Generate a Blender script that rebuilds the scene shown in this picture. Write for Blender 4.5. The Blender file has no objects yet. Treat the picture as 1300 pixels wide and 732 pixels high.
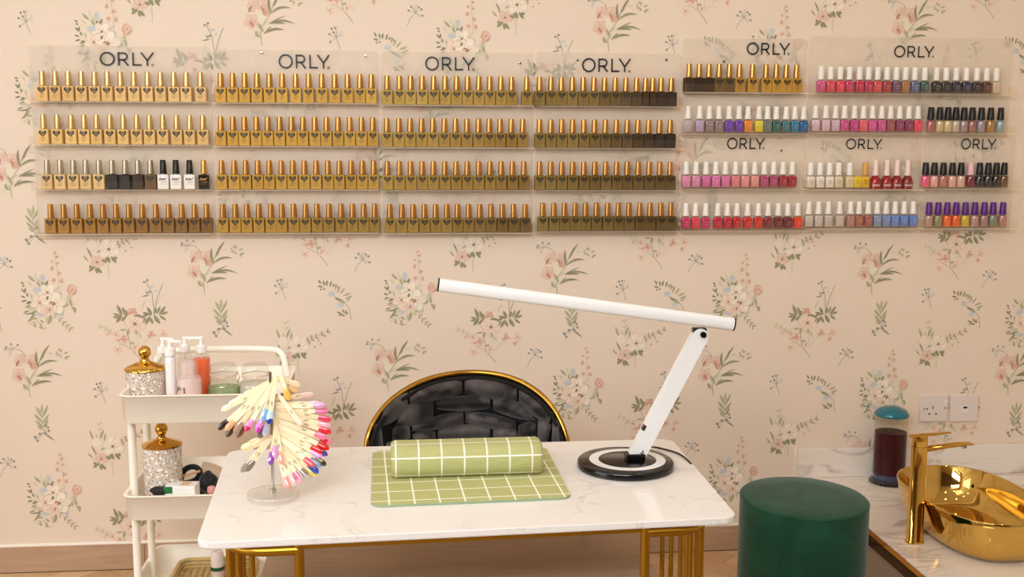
import bpy, bmesh, math, random
import numpy as np
from mathutils import Vector, Matrix
random.seed(7)
SC = bpy.context.scene
COL = SC.collection
PI = math.pi

# ------------------------------------------------------------------ camera
F_PX, PITCH, YAW, ROLL, CAM_H, CAM_D = 1398.141, 0.13658, 0.09421, 0.00393, 1.41261, 3.57602
_cy, _sy = math.cos(YAW), math.sin(YAW)
FW = np.array([_sy*math.cos(PITCH), _cy*math.cos(PITCH), -math.sin(PITCH)])
_r0 = np.array([_cy, -_sy, 0.0]); _u0 = np.cross(_r0, FW)
RT = _r0*math.cos(ROLL)+_u0*math.sin(ROLL)
UP = -_r0*math.sin(ROLL)+_u0*math.cos(ROLL)
CP = np.array([0.0, -CAM_D, CAM_H])
cam_d = bpy.data.cameras.new('camera'); cam = bpy.data.objects.new('camera', cam_d); COL.objects.link(cam)
cam_d.sensor_width = 36; cam_d.lens = 36*F_PX/1300; cam_d.clip_start = 0.05
cam.matrix_world = Matrix(((RT[0], UP[0], -FW[0], CP[0]), (RT[1], UP[1], -FW[1], CP[1]), (RT[2], UP[2], -FW[2], CP[2]), (0, 0, 0, 1)))
SC.camera = cam

# ------------------------------------------------------------------ world, lights, exposure
wd = bpy.data.worlds.new('world'); SC.world = wd; wd.use_nodes = True
wd.node_tree.nodes['Background'].inputs[0].default_value = (1, 0.95, 0.9, 1)
wd.node_tree.nodes['Background'].inputs[1].default_value = 0.05
SC.view_settings.view_transform = 'Standard'; SC.view_settings.look = 'None'
SC.view_settings.gamma = 1; SC.view_settings.use_curve_mapping = False
SC.view_settings.exposure = 0.09
SC.cycles.transparent_max_bounces = 32; SC.cycles.diffuse_bounces = 6
def area(name, loc, rot, sx, sy, power, col, shape='RECTANGLE'):
    d = bpy.data.lights.new(name, 'AREA'); d.shape = shape; d.size = sx; d.size_y = sy; d.energy = power; d.color = col
    o = bpy.data.objects.new(name, d); COL.objects.link(o); o.location = loc; o.rotation_euler = rot
    return o
area('ceiling_panel_light', (-0.2, -2.3, 2.66), (0, 0, 0), 1.4, 1.1, 7, (0.98, 0.98, 1.0))
area('added_side_fill', (-2.46, -2.5, 1.35), (0, math.radians(-90), 0), 1.5, 1.7, 23, (0.95, 0.98, 1.0))  # added fill brightening the left wall, racks and trays; no window there
area('added_front_fill', (-0.75, -4.3, 2.42), (math.radians(70), 0, math.radians(-6)), 2.4, 0.5, 74, (0.93, 0.975, 1.0))  # added frontal fill, high to stay out of mirror reflections; no real ceiling panel
for lx, ly in ((-1.4, -1.2), (-0.2, -1.2), (1.0, -1.2), (2.1, -1.2), (0.6, -2.8), (1.9, -2.8)):
    area('ceiling_downlight', (lx, ly, 2.67), (0, 0, 0), 0.12, 0.12, 1.4 if lx < 0.9 else 3.0, (1, 0.90, 0.78) if lx < 0.9 else (1, 0.78, 0.52), 'DISK')

# ------------------------------------------------------------------ pixel -> world helpers (photo taken as 1300x732)
def ray(px, py):
    return FW + RT*(px-650)/F_PX - UP*(py-366)/F_PX
def W(px, py, ax, val):
    d = ray(px, py); t = (val-CP[ax])/d[ax]; return CP+t*d
def XZ(px, py, y):
    p = W(px, py, 1, y); return float(p[0]), float(p[2])
def scale_at(P):
    return float((np.asarray(P)-CP)@FW)/F_PX

# ------------------------------------------------------------------ colours and materials
def lin(c):
    out = []
    for v in c[:3]:
        v = v/255.0
        out.append(v/12.92 if v <= 0.04045 else ((v+0.055)/1.055)**2.4)
    return (out[0], out[1], out[2], 1.0)
MATS = {}
def new_mat(name):
    m = bpy.data.materials.new(name); m.use_nodes = True
    nt = m.node_tree
    return m, nt, nt.nodes['Principled BSDF'], nt.nodes['Material Output']
def N(nt, t, **kw):
    n = nt.nodes.new(t)
    for k, v in kw.items(): setattr(n, k, v)
    return n
def pmat(name, c, rough=0.5, metal=0.0, var=0.05, vscale=20, bump=0.0, bscale=200, sheen=0, coat=0, stretch=None, objcol=False, spec=0.5):
    """plain principled material with a slight procedural colour variation and optional fine relief"""
    if name in MATS: return MATS[name]
    m, nt, b, out = new_mat(name)
    b.inputs['Roughness'].default_value = rough; b.inputs['Metallic'].default_value = metal
    b.inputs['Specular IOR Level'].default_value = spec
    if sheen: b.inputs['Sheen Weight'].default_value = sheen; b.inputs['Sheen Roughness'].default_value = 0.4
    if coat: b.inputs['Coat Weight'].default_value = coat; b.inputs['Coat Roughness'].default_value = 0.05
    tc = N(nt, 'ShaderNodeTexCoord'); mp = N(nt, 'ShaderNodeMapping')
    nt.links.new(tc.outputs['Object'], mp.inputs['Vector'])
    if stretch: mp.inputs['Scale'].default_value = stretch
    nz = N(nt, 'ShaderNodeTexNoise'); nz.inputs['Scale'].default_value = vscale; nz.inputs['Detail'].default_value = 4
    nt.links.new(mp.outputs['Vector'], nz.inputs['Vector'])
    mr = N(nt, 'ShaderNodeMapRange'); mr.inputs['To Min'].default_value = 1-var*1.6; mr.inputs['To Max'].default_value = 1+var*1.6
    nt.links.new(nz.outputs['Fac'], mr.inputs['Value'])
    mx = N(nt, 'ShaderNodeMix', data_type='RGBA', blend_type='MULTIPLY'); mx.inputs['Factor'].default_value = 1
    nt.links.new(mr.outputs['Result'], mx.inputs['B'])
    if objcol:
        oi = N(nt, 'ShaderNodeObjectInfo'); nt.links.new(oi.outputs['Color'], mx.inputs['A'])
    else:
        mx.inputs['A'].default_value = lin(c)
    nt.links.new(mx.outputs['Result'], b.inputs['Base Color'])
    if bump:
        n2 = N(nt, 'ShaderNodeTexNoise'); n2.inputs['Scale'].default_value = bscale
        nt.links.new(mp.outputs['Vector'], n2.inputs['Vector'])
        bp = N(nt, 'ShaderNodeBump'); bp.inputs['Strength'].default_value = bump; bp.inputs['Distance'].default_value = 0.001
        nt.links.new(n2.outputs['Fac'], bp.inputs['Height']); nt.links.new(bp.outputs['Normal'], b.inputs['Normal'])
    MATS[name] = m; return m
def clear_mat(name, tint=(255, 255, 255), haze=0.0, haze_col=(245, 238, 230), rough=0.03, ior=1.45, objcol=False):
    """thin clear plastic or glass: see-through with Fresnel gloss, optional milky haze"""
    if name in MATS: return MATS[name]
    m, nt, b, out = new_mat(name); nt.nodes.remove(b)
    tr = N(nt, 'ShaderNodeBsdfTransparent'); tr.inputs[0].default_value = lin(tint)
    gl = N(nt, 'ShaderNodeBsdfGlossy'); gl.inputs['Roughness'].default_value = rough
    fr = N(nt, 'ShaderNodeFresnel'); fr.inputs['IOR'].default_value = ior
    body = tr
    geo = N(nt, 'ShaderNodeNewGeometry')
    fro = N(nt, 'ShaderNodeMath', operation='SUBTRACT'); fro.inputs[0].default_value = 1.0; nt.links.new(geo.outputs['Backfacing'], fro.inputs[1])
    def outward(sock):
        q = N(nt, 'ShaderNodeMath', operation='MULTIPLY'); nt.links.new(sock, q.inputs[0]); nt.links.new(fro.outputs[0], q.inputs[1]); return q.outputs[0]
    if haze:
        df = N(nt, 'ShaderNodeBsdfDiffuse'); df.inputs[0].default_value = lin(haze_col)
        if objcol:
            oi = N(nt, 'ShaderNodeObjectInfo'); nt.links.new(oi.outputs['Color'], df.inputs[0])
        nz = N(nt, 'ShaderNodeTexNoise'); nz.inputs['Scale'].default_value = 9
        mr = N(nt, 'ShaderNodeMapRange'); mr.inputs['To Min'].default_value = haze*0.85; mr.inputs['To Max'].default_value = haze*1.15
        nt.links.new(nz.outputs['Fac'], mr.inputs['Value'])
        ms = N(nt, 'ShaderNodeMixShader'); nt.links.new(outward(mr.outputs['Result']), ms.inputs[0])
        nt.links.new(tr.outputs[0], ms.inputs[1]); nt.links.new(df.outputs[0], ms.inputs[2]); body = ms
    m2 = N(nt, 'ShaderNodeMixShader'); nt.links.new(outward(fr.outputs[0]), m2.inputs[0])
    nt.links.new(body.outputs[0], m2.inputs[1]); nt.links.new(gl.outputs[0], m2.inputs[2])
    nt.links.new(m2.outputs[0], out.inputs['Surface'])
    MATS[name] = m; return m
def marble_mat(name, base, vein, scale, amount, rough, stretch=(1, 1, 1), width=0.03):
    m, nt, b, out = new_mat(name); b.inputs['Roughness'].default_value = rough
    tc = N(nt, 'ShaderNodeTexCoord'); mp = N(nt, 'ShaderNodeMapping'); mp.inputs['Scale'].default_value = stretch
    mp.inputs['Rotation'].default_value = (0, 0, 0.6)
    nt.links.new(tc.outputs['Object'], mp.inputs['Vector'])
    n1 = N(nt, 'ShaderNodeTexNoise'); n1.inputs['Scale'].default_value = scale; n1.inputs['Detail'].default_value = 6; n1.inputs['Distortion'].default_value = 1.2
    nt.links.new(mp.outputs['Vector'], n1.inputs['Vector'])
    sb = N(nt, 'ShaderNodeMath', operation='SUBTRACT'); sb.inputs[1].default_value = 0.5; nt.links.new(n1.outputs['Fac'], sb.inputs[0])
    ab = N(nt, 'ShaderNodeMath', operation='ABSOLUTE'); nt.links.new(sb.outputs[0], ab.inputs[0])
    mr = N(nt, 'ShaderNodeMapRange'); mr.inputs['From Max'].default_value = width; mr.inputs['To Min'].default_value = 1; mr.inputs['To Max'].default_value = 0
    nt.links.new(ab.outputs[0], mr.inputs['Value'])
    n2 = N(nt, 'ShaderNodeTexNoise'); n2.inputs['Scale'].default_value = scale*0.8
    mr2 = N(nt, 'ShaderNodeMapRange'); mr2.inputs['From Min'].default_value = 0.42; mr2.inputs['From Max'].default_value = 0.65
    nt.links.new(n2.outputs['Fac'], mr2.inputs['Value'])
    mu = N(nt, 'ShaderNodeMath', operation='MULTIPLY'); nt.links.new(mr.outputs[0], mu.inputs[0]); nt.links.new(mr2.outputs[0], mu.inputs[1])
    mu2 = N(nt, 'ShaderNodeMath', operation='MULTIPLY'); nt.links.new(mu.outputs[0], mu2.inputs[0]); mu2.inputs[1].default_value = amount
    mx = N(nt, 'ShaderNodeMix', data_type='RGBA'); nt.links.new(mu2.outputs[0], mx.inputs['Factor'])
    mx.inputs['A'].default_value = lin(base); mx.inputs['B'].default_value = lin(vein)
    nt.links.new(mx.outputs['Result'], b.inputs['Base Color'])
    MATS[name] = m; return m
def plaid_mat(name, base, line, su, sv, w):
    m, nt, b, out = new_mat(name); b.inputs['Roughness'].default_value = 0.75; b.inputs['Specular IOR Level'].default_value = 0.3
    uv = N(nt, 'ShaderNodeUVMap'); sp = N(nt, 'ShaderNodeSeparateXYZ'); nt.links.new(uv.outputs[0], sp.inputs[0])
    acc = None
    for ch, s in (('X', su), ('Y', sv)):
        dv = N(nt, 'ShaderNodeMath', operation='DIVIDE'); dv.inputs[1].default_value = s; nt.links.new(sp.outputs[ch], dv.inputs[0])
        fr = N(nt, 'ShaderNodeMath', operation='FRACT'); nt.links.new(dv.outputs[0], fr.inputs[0])
        lt = N(nt, 'ShaderNodeMath', operation='LESS_THAN'); lt.inputs[1].default_value = w/s; nt.links.new(fr.outputs[0], lt.inputs[0])
        if acc is None: acc = lt
        else:
            mxm = N(nt, 'ShaderNodeMath', operation='MAXIMUM'); nt.links.new(acc.outputs[0], mxm.inputs[0]); nt.links.new(lt.outputs[0], mxm.inputs[1]); acc = mxm
    nz = N(nt, 'ShaderNodeTexNoise'); nz.inputs['Scale'].default_value = 160; nz.inputs['Detail'].default_value = 3
    mp = N(nt, 'ShaderNodeMapping'); mp.inputs['Scale'].default_value = (0.25, 2.5, 1); nt.links.new(uv.outputs[0], mp.inputs[0]); nt.links.new(mp.outputs[0], nz.inputs['Vector'])
    cr = N(nt, 'ShaderNodeMix', data_type='RGBA'); nt.links.new(nz.outputs['Fac'], cr.inputs['Factor'])
    cr.inputs['A'].default_value = lin([c*0.9 for c in base]); cr.inputs['B'].default_value = lin([min(255, c*1.1) for c in base])
    mx = N(nt, 'ShaderNodeMix', data_type='RGBA'); nt.links.new(acc.outputs[0], mx.inputs['Factor'])
    nt.links.new(cr.outputs['Result'], mx.inputs['A']); mx.inputs['B'].default_value = lin(line)
    nt.links.new(mx.outputs['Result'], b.inputs['Base Color'])
    MATS[name] = m; return m
def terrazzo_mat(name):
    m, nt, b, out = new_mat(name); b.inputs['Roughness'].default_value = 0.25
    tc = N(nt, 'ShaderNodeTexCoord'); prev = None
    mx = None
    for sc, thr, c in ((170, 0.26, (60, 50, 45)), (120, 0.24, (190, 140, 70)), (75, 0.30, (246, 244, 240))):
        v = N(nt, 'ShaderNodeTexVoronoi'); v.inputs['Scale'].default_value = sc; nt.links.new(tc.outputs['Object'], v.inputs['Vector'])
        lt = N(nt, 'ShaderNodeMath', operation='LESS_THAN'); lt.inputs[1].default_value = thr; nt.links.new(v.outputs['Distance'], lt.inputs[0])
        q = N(nt, 'ShaderNodeMix', data_type='RGBA'); nt.links.new(lt.outputs[0], q.inputs['Factor'])
        if mx is None: q.inputs['A'].default_value = lin((214, 202, 190))
        else: nt.links.new(mx.outputs['Result'], q.inputs['A'])
        q.inputs['B'].default_value = lin(c); mx = q
    nt.links.new(mx.outputs['Result'], b.inputs['Base Color'])
    MATS[name] = m; return m
def velvet_mat(name, dark, light, sheen):
    m, nt, b, out = new_mat(name); b.inputs['Roughness'].default_value = 0.75; b.inputs['Specular IOR Level'].default_value = 0.25
    b.inputs['Sheen Weight'].default_value = sheen; b.inputs['Sheen Roughness'].default_value = 0.35
    tc = N(nt, 'ShaderNodeTexCoord')
    nz = N(nt, 'ShaderNodeTexNoise'); nz.inputs['Scale'].default_value = 9; nz.inputs['Detail'].default_value = 3; nz.inputs['Distortion'].default_value = 1.0
    nt.links.new(tc.outputs['Object'], nz.inputs['Vector'])
    mr = N(nt, 'ShaderNodeMapRange'); mr.inputs['From Min'].default_value = 0.4; mr.inputs['From Max'].default_value = 0.65; nt.links.new(nz.outputs['Fac'], mr.inputs['Value'])
    mx = N(nt, 'ShaderNodeMix', data_type='RGBA'); nt.links.new(mr.outputs[0], mx.inputs['Factor'])
    mx.inputs['A'].default_value = lin(dark); mx.inputs['B'].default_value = lin(light)
    nt.links.new(mx.outputs['Result'], b.inputs['Base Color'])
    n2 = N(nt, 'ShaderNodeTexNoise'); n2.inputs['Scale'].default_value = 900; nt.links.new(tc.outputs['Object'], n2.inputs['Vector'])
    bp = N(nt, 'ShaderNodeBump'); bp.inputs['Strength'].default_value = 0.15; bp.inputs['Distance'].default_value = 0.001
    nt.links.new(n2.outputs['Fac'], bp.inputs['Height']); nt.links.new(bp.outputs['Normal'], b.inputs['Normal'])
    MATS[name] = m; return m

# ------------------------------------------------------------------ mesh builder
class MB:
    def __init__(s): s.v = []; s.f = []; s.sm = []; s.uv = None; s.col = None
    def add(s, vs, fs, smooth=False):
        o = len(s.v); s.v += [tuple(float(c) for c in p) for p in vs]
        for f in fs: s.f.append(tuple(i+o for i in f)); s.sm.append(smooth)
    def box(s, x0, x1, y0, y1, z0, z1, bev=0.0, seg=2, M=None):
        if bev <= 0:
            vs = [(x, y, z) for z in (z0, z1) for y in (y0, y1) for x in (x0, x1)]
            fs = [(0, 2, 3, 1), (4, 5, 7, 6), (0, 1, 5, 4), (2, 6, 7, 3), (0, 4, 6, 2), (1, 3, 7, 5)]
        else:
            bm = bmesh.new(); bmesh.ops.create_cube(bm, size=1)
            for v in bm.verts: v.co = Vector(((x0+x1)/2+v.co.x*(x1-x0), (y0+y1)/2+v.co.y*(y1-y0), (z0+z1)/2+v.co.z*(z1-z0)))
            bmesh.ops.bevel(bm, geom=bm.edges[:], offset=bev, segments=seg, profile=0.5, affect='EDGES')
            bm.verts.index_update(); vs = [tuple(v.co) for v in bm.verts]; fs = [tuple(v.index for v in f.verts) for f in bm.faces]; bm.free()
        if M is not None: vs = [tuple(M @ Vector(v)) for v in vs]
        s.add(vs, fs); return s
    def lathe(s, prof, cx=0, cy=0, seg=20, sx=1, sy=1, sharp=35):
        bands = [[prof[0]]]
        for i in range(1, len(prof)):
            bands[-1].append(prof[i])
            if i < len(prof)-1:
                a = math.atan2(prof[i][1]-prof[i-1][1], prof[i][0]-prof[i-1][0]); b = math.atan2(prof[i+1][1]-prof[i][1], prof[i+1][0]-prof[i][0])
                d = abs((b-a+PI) % (2*PI)-PI)
                if math.degrees(d) > sharp: bands.append([prof[i]])
        for bd in bands:
            vs = []; fs = []
            for r, z in bd:
                for k in range(seg):
                    t = 2*PI*k/seg; vs.append((cx+r*sx*math.cos(t), cy+r*sy*math.sin(t), z))
            for j in range(len(bd)-1):
                for k in range(seg):
                    k2 = (k+1) % seg
                    q = (j*seg+k, j*seg+k2, (j+1)*seg+k2, (j+1)*seg+k)
                    if bd[j][0] < 1e-7: q = (j*seg, (j+1)*seg+k2, (j+1)*seg+k)
                    elif bd[j+1][0] < 1e-7: q = (j*seg+k, j*seg+k2, (j+1)*seg)
                    fs.append(q)
            s.add(vs, fs, True)
        return s
    def tube(s, pts, r, seg=10, cap=True, flat=None):
        P = [Vector(p) for p in pts]; n = len(P); rs = r if isinstance(r, (list, tuple)) else [r]*n
        T = [(P[min(i+1, n-1)]-P[max(i-1, 0)]).normalized() for i in range(n)]
        ref = Vector((0, 0, 1)) if abs(T[0].z) < 0.9 else Vector((1, 0, 0))
        nb = (ref-T[0]*ref.dot(T[0])).normalized(); vs = []; fs = []
        for i in range(n):
            nb = (nb-T[i]*nb.dot(T[i])).normalized(); bb = T[i].cross(nb)
            fl = flat if flat else 1.0
            for k in range(seg):
                t = 2*PI*k/seg; vs.append(tuple(P[i]+nb*math.cos(t)*rs[i]*fl+bb*math.sin(t)*rs[i]))
        for i in range(n-1):
            for k in range(seg):
                k2 = (k+1) % seg; fs.append((i*seg+k, i*seg+k2, (i+1)*seg+k2, (i+1)*seg+k))
        s.add(vs, fs, True)
        if cap:
            s.add(vs[:seg], [tuple(reversed(range(seg)))]); s.add(vs[-seg:], [tuple(range(seg))])
        return s
    def prism(s, poly, z0, z1):
        n = len(poly); vs = [(x, y, z0) for x, y in poly]+[(x, y, z1) for x, y in poly]
        s.add(vs, [tuple(reversed(range(n))), tuple(range(n, 2*n))]+[(i, (i+1) % n, n+(i+1) % n, n+i) for i in range(n)]); return s
    def mesh(s, name, mat, off=(0, 0, 0)):
        me = bpy.data.meshes.new(name)
        me.from_pydata([(x-off[0], y-off[1], z-off[2]) for x, y, z in s.v], [], s.f)
        me.polygons.foreach_set('use_smooth', s.sm)
        for mt in (mat if isinstance(mat, (list, tuple)) else [mat]): me.materials.append(mt)
        if s.uv is not None:
            ul = me.uv_layers.new(name='UVMap')
            for lp in me.loops: ul.data[lp.index].uv = s.uv[lp.vertex_index]
        me.update(); return me
    def build(s, name, mat, parent=None, color=None):
        off = root_loc(parent) if parent is not None else (0, 0, 0)
        o = bpy.data.objects.new(name, s.mesh(name, mat, off)); COL.objects.link(o)
        if parent is not None: o.parent = parent
        if color: o.color = lin(color)
        return o
def root_loc(o):
    x = y = z = 0.0
    while o is not None: x += o.location.x; y += o.location.y; z += o.location.z; o = o.parent
    return (x, y, z)
def tag(o, label, cat, group=None, kind=None):
    o['label'] = label; o['category'] = cat
    if group: o['group'] = group
    if kind: o['kind'] = kind
    return o
def thing(name, label, cat, loc, group=None):
    o = bpy.data.objects.new(name, None); COL.objects.link(o); o.location = loc; o.empty_display_size = 0.05
    return tag(o, label, cat, group)
def struct(o): o['kind'] = 'structure'; return o
def rounded_poly(corners, r, n=5):
    out = []; m = len(corners)
    for i in range(m):
        p = Vector(corners[i]); a = (Vector(corners[i-1])-p).normalized(); b = (Vector(corners[(i+1) % m])-p).normalized()
        h = a.angle(b)/2; d = r/math.tan(h); c = p+(a+b).normalized()*(r/math.sin(h))
        s0 = p+a*d-c; s1 = p+b*d-c
        a0 = math.atan2(s0.y, s0.x); da = (math.atan2(s1.y, s1.x)-a0+PI) % (2*PI)-PI
        for k in range(n+1):
            t = a0+da*k/n; out.append((c.x+r*math.cos(t), c.y+r*math.sin(t)))
    return out
def oval(hx, hy, e=2.0, n=28, cx=0, cy=0, rot=0):
    out = []
    for k in range(n):
        t = 2*PI*k/n; c, s_ = math.cos(t), math.sin(t)
        x = hx*math.copysign(abs(c)**(2/e), c); y = hy*math.copysign(abs(s_)**(2/e), s_)
        out.append((cx+x*math.cos(rot)-y*math.sin(rot), cy+x*math.sin(rot)+y*math.cos(rot)))
    return out
def loft(mb, rings, smooth=True, cap0=True, cap1=True):
    n = len(rings[0]); vs = [p for r in rings for p in r]; fs = []
    for j in range(len(rings)-1):
        for k in range(n):
            k2 = (k+1) % n; fs.append((j*n+k, j*n+k2, (j+1)*n+k2, (j+1)*n+k))
    mb.add(vs, fs, smooth)
    if cap0: mb.add(rings[0], [tuple(reversed(range(n)))])
    if cap1: mb.add(rings[-1], [tuple(range(n))])
    return mb

GOLD = pmat('polished_gold', (224, 178, 86), 0.07, 1.0, 0.02)
GOLDSATIN = pmat('satin_gold', (196, 150, 50), 0.34, 1.0, 0.04, 60)
CHROME = pmat('chrome', (200, 198, 196), 0.12, 1.0, 0.02)
WHITE = pmat('white_paint', (230, 228, 226), 0.35, 0, 0.015)
BLACKP = pmat('black_plastic', (14, 13, 13), 0.16, 0, 0.05)
CREAM = pmat('cream_powder_coat', (251, 244, 230), 0.45, 0, 0.015)
GLASS = clear_mat('clear_glass', (248, 248, 245), 0.05, (235, 230, 225), 0.03, 1.65)
ACRYL = clear_mat('clear_acrylic', (255, 254, 252), 0.44, (255, 252, 248), 0.06, 1.25)
ACRYL_EDGE = clear_mat('acrylic_polished_edge', (255, 253, 248), 0.30, (255, 250, 240), 0.1, 1.3)

# ================================================================== SETTING
WX0, WX1, WY0, CEIL = -2.5, 2.75, -5.6, 2.7
WALLC = (233, 216, 198)
wall_m = pmat('wallpaper_ground', WALLC, 0.85, 0, 0.012, 6, 0.10, 500, spec=0.2)
def paint(n, c): return pmat(n, c, 0.8, 0, 0.02, 5)
mb = MB().box(WX0, WX1, 0, 0.12, 0, CEIL); wall_back = struct(mb.build('wall_back', wall_m))
struct(MB().box(WX0-0.1, WX0, WY0, 0, 0, CEIL).build('wall_left', paint('side_wall', (232, 226, 218))))
struct(MB().box(WX1, WX1+0.1, WY0, 0, 0, CEIL).build('wall_right', paint('side_wall_tan', (204, 190, 172))))
struct(MB().box(WX0, WX1, WY0-0.1, WY0, 0, CEIL).build('wall_front', paint('rear_wall', (112, 94, 78))))
struct(MB().box(WX0, WX1, WY0, 0, CEIL, CEIL+0.1).build('ceiling', paint('ceiling_paint', (240, 238, 234))))
floor = struct(MB().box(WX0, WX1, WY0, 0.0, -0.1, -0.003).build('floor', pmat('floor_joint', (150, 118, 86), 0.6, 0, 0.08, 4)))
# herringbone planks
plank_m = [pmat('oak_plank_%d' % i, c, 0.38, 0, 0.10, 14, stretch=st) for i, (c, st) in enumerate((((214, 178, 138), (1, 9, 1)), ((204, 166, 124), (9, 1, 1)), ((220, 186, 146), (1, 9, 1)), ((198, 160, 120), (9, 1, 1))))]
def clip(poly, ax, lim, keep_less):
    out = []
    for i in range(len(poly)):
        a, b = poly[i-1], poly[i]
        ia = (a[ax] <= lim) == keep_less; ib = (b[ax] <= lim) == keep_less
        if ia != ib:
            t = (lim-a[ax])/(b[ax]-a[ax]); out.append((a[0]+t*(b[0]-a[0]), a[1]+t*(b[1]-a[1])))
        if ib: out.append(b)
    return out
PW, PL = 0.085, 0.425
for i in range(-14, 15):
    for j in range(-6, 12):
        for d in (0, 1):
            # herringbone cell in 45-degree turned axes
            u0 = i*PW + j*PL; v0 = i*PW - j*PL
            if d == 0: rc = [(u0, v0), (u0+PL, v0), (u0+PL, v0+PW), (u0, v0+PW)]
            else: rc = [(u0, v0+PW), (u0+PW, v0+PW), (u0+PW, v0+PW+PL), (u0, v0+PW+PL)]
            g = 0.0011; cxx = sum(p[0] for p in rc)/4; cyy = sum(p[1] for p in rc)/4
            rc = [(p[0]+(g if p[0] < cxx else -g), p[1]+(g if p[1] < cyy else -g)) for p in rc]
            c45 = math.sqrt(0.5); poly = [((u-v)*c45-0.1, (u+v)*c45-0.9) for u, v in rc]
            for ax, lim, kl in ((1, -0.014, True), (1, -1.25, False), (0, -1.75, False), (0, 1.36, True)): poly = clip(poly, ax, lim, kl) if len(poly) > 2 else []
            if len(poly) < 3: continue
            ar = abs(sum(poly[k-1][0]*poly[k][1]-poly[k][0]*poly[k-1][1] for k in range(len(poly))))/2
            if ar < 4e-4: continue
            MB().prism(poly, -0.0031, 0.0).build('plank', plank_m[d+2*((i+j) % 2)], floor)
# skirting of wood-look tiles with a pale sealant bead on top
bb = struct(MB().box(WX0, 1.36, -0.004, -0.0005, 0.002, 0.086).build('baseboard_back', pmat('skirting_grout', (190, 170, 150), 0.7)))
skm = pmat('wood_look_tile', (186, 154, 126), 0.42, 0, 0.14, 7, stretch=(1.2, 9, 9))
xs = [WX0, -1.62, -0.872, -0.10, 0.62, 1.36]
for i in range(5): MB().box(xs[i]+0.001, xs[i+1]-0.001, -0.012 if i != 2 else -0.015, -0.004, 0.001, 0.088, 0.001, 1).build('skirting_tile', skm, bb)
MB().tube([(WX0, -0.006, 0.090), (1.36, -0.006, 0.090)], 0.0065, 8).build('sealant_bead', pmat('sealant', (246, 238, 226), 0.5), bb)

# ------------------------------------------------------------------ wallpaper print (flat floral motifs on the paper)
PV, PF, PC = [], [], []      # verts, faces, colour per face
def jit(c, a=7): 
    d = random.uniform(-a, a); return tuple(max(0, min(255, v+d)) for v in c)
class Motif:
    def __init__(s, cx, cy, k): s.o = (cx, cy, k); s.L = []      # list of (verts2d, faces, colours)
    def T(s, p): return ((p[0]-s.o[0])/s.o[2], -(p[1]-s.o[1])/s.o[2])
    def leaf(s, a, b, w, c1, c2=None, bend=0.0):
        a, b = s.T(a), s.T(b); w = w/s.o[2]; c2 = c2 or tuple(min(255, v+22) for v in c1)
        dx, dy = b[0]-a[0], b[1]-a[1]; L = math.hypot(dx, dy) or 1e-6; tx, ty = dx/L, dy/L; nx, ny = -ty, tx
        vs = []; n = 5
        for i in range(n+1):
            t = i/n; h = w*0.5*math.sin(PI*min(1, t*0.96+0.04))**0.8; o = bend*L*math.sin(PI*t)
            x, y = a[0]+dx*t+nx*o, a[1]+dy*t+ny*o
            vs += [(x+nx*h, y+ny*h), (x, y), (x-nx*h, y-ny*h)]
        fs = []; cs = []; j1, j2 = jit(c1), jit(c2)
        for i in range(n):
            b0 = i*3; fs += [(b0, b0+1, b0+4, b0+3), (b0+1, b0+2, b0+5, b0+4)]; cs += [j1, j2]
        s.L.append((vs, fs, cs))
    def stem(s, pts, w, c):
        P = [s.T(p) for p in pts]; w = w/s.o[2]/2; vs = []; fs = []
        for i, p in enumerate(P):
            a, b = P[max(0, i-1)], P[min(len(P)-1, i+1)]; dx, dy = b[0]-a[0], b[1]-a[1]; L = math.hypot(dx, dy) or 1
            vs += [(p[0]-dy/L*w, p[1]+dx/L*w), (p[0]+dy/L*w, p[1]-dx/L*w)]
        for i in range(len(P)-1): fs.append((2*i, 2*i+1, 2*i+3, 2*i+2))
        s.L.append((vs, fs, [c]*len(fs)))
    def blob(s, c, r, col, n=9, ry=None, rot=0, j=0.12):
        cx, cy = s.T(c); r = r/s.o[2]; ry = r if ry is None else ry/s.o[2]
        vs = []
        for k in range(n):
            t = 2*PI*k/n; q = 1+random.uniform(-j, j); x, y = r*q*math.cos(t), ry*q*math.sin(t)
            vs.append((cx+x*math.cos(rot)-y*math.sin(rot), cy+x*math.sin(rot)+y*math.cos(rot)))
        s.L.append((vs, [tuple(range(n))], [jit(col, 4)]))
    def flower(s, c, r, col, n=5, cen=None, rot=0.3):
        pale = tuple(v*0.55+w*0.45 for v, w in zip(col, WALLC))
        for k in range(n):
            t = rot+2*PI*k/n; p = (c[0]+r*0.55*math.cos(t), c[1]+r*0.55*math.sin(t))
            s.blob(p, r*0.57, tuple(v*0.89 for v in col), 9, r*0.43, -t)
            s.blob(p, r*0.52, pale if k % 2 else col, 9, r*0.38, -t)
        for k in range(n):
            t = rot+2*PI*k/n; s.leaf(c, (c[0]+r*0.55*math.cos(t), c[1]+r*0.55*math.sin(t)), r*0.18, tuple(v*0.86 for v in col), col)
        if cen: s.blob(c, r*0.17, cen, 6)
    def star(s, c, r, col):
        for k in range(5):
            t = random.random()+2*PI*k/5; s.leaf(c, (c[0]+r*math.cos(t), c[1]+r*math.sin(t)), r*0.55, col, tuple(min(255, v+14) for v in col))
        s.blob(c, r*0.2, tuple(v*0.75 for v in col), 5)
GRN, GRD, GRP = (160, 157, 122), (122, 122, 92), (198, 194, 162)
COR, PNK, CRM, BLU, BRN = (216, 168, 144), (228, 194, 174), (244, 231, 212), (198, 202, 206), (158, 118, 90)
GRY = (134, 138, 130)
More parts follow.
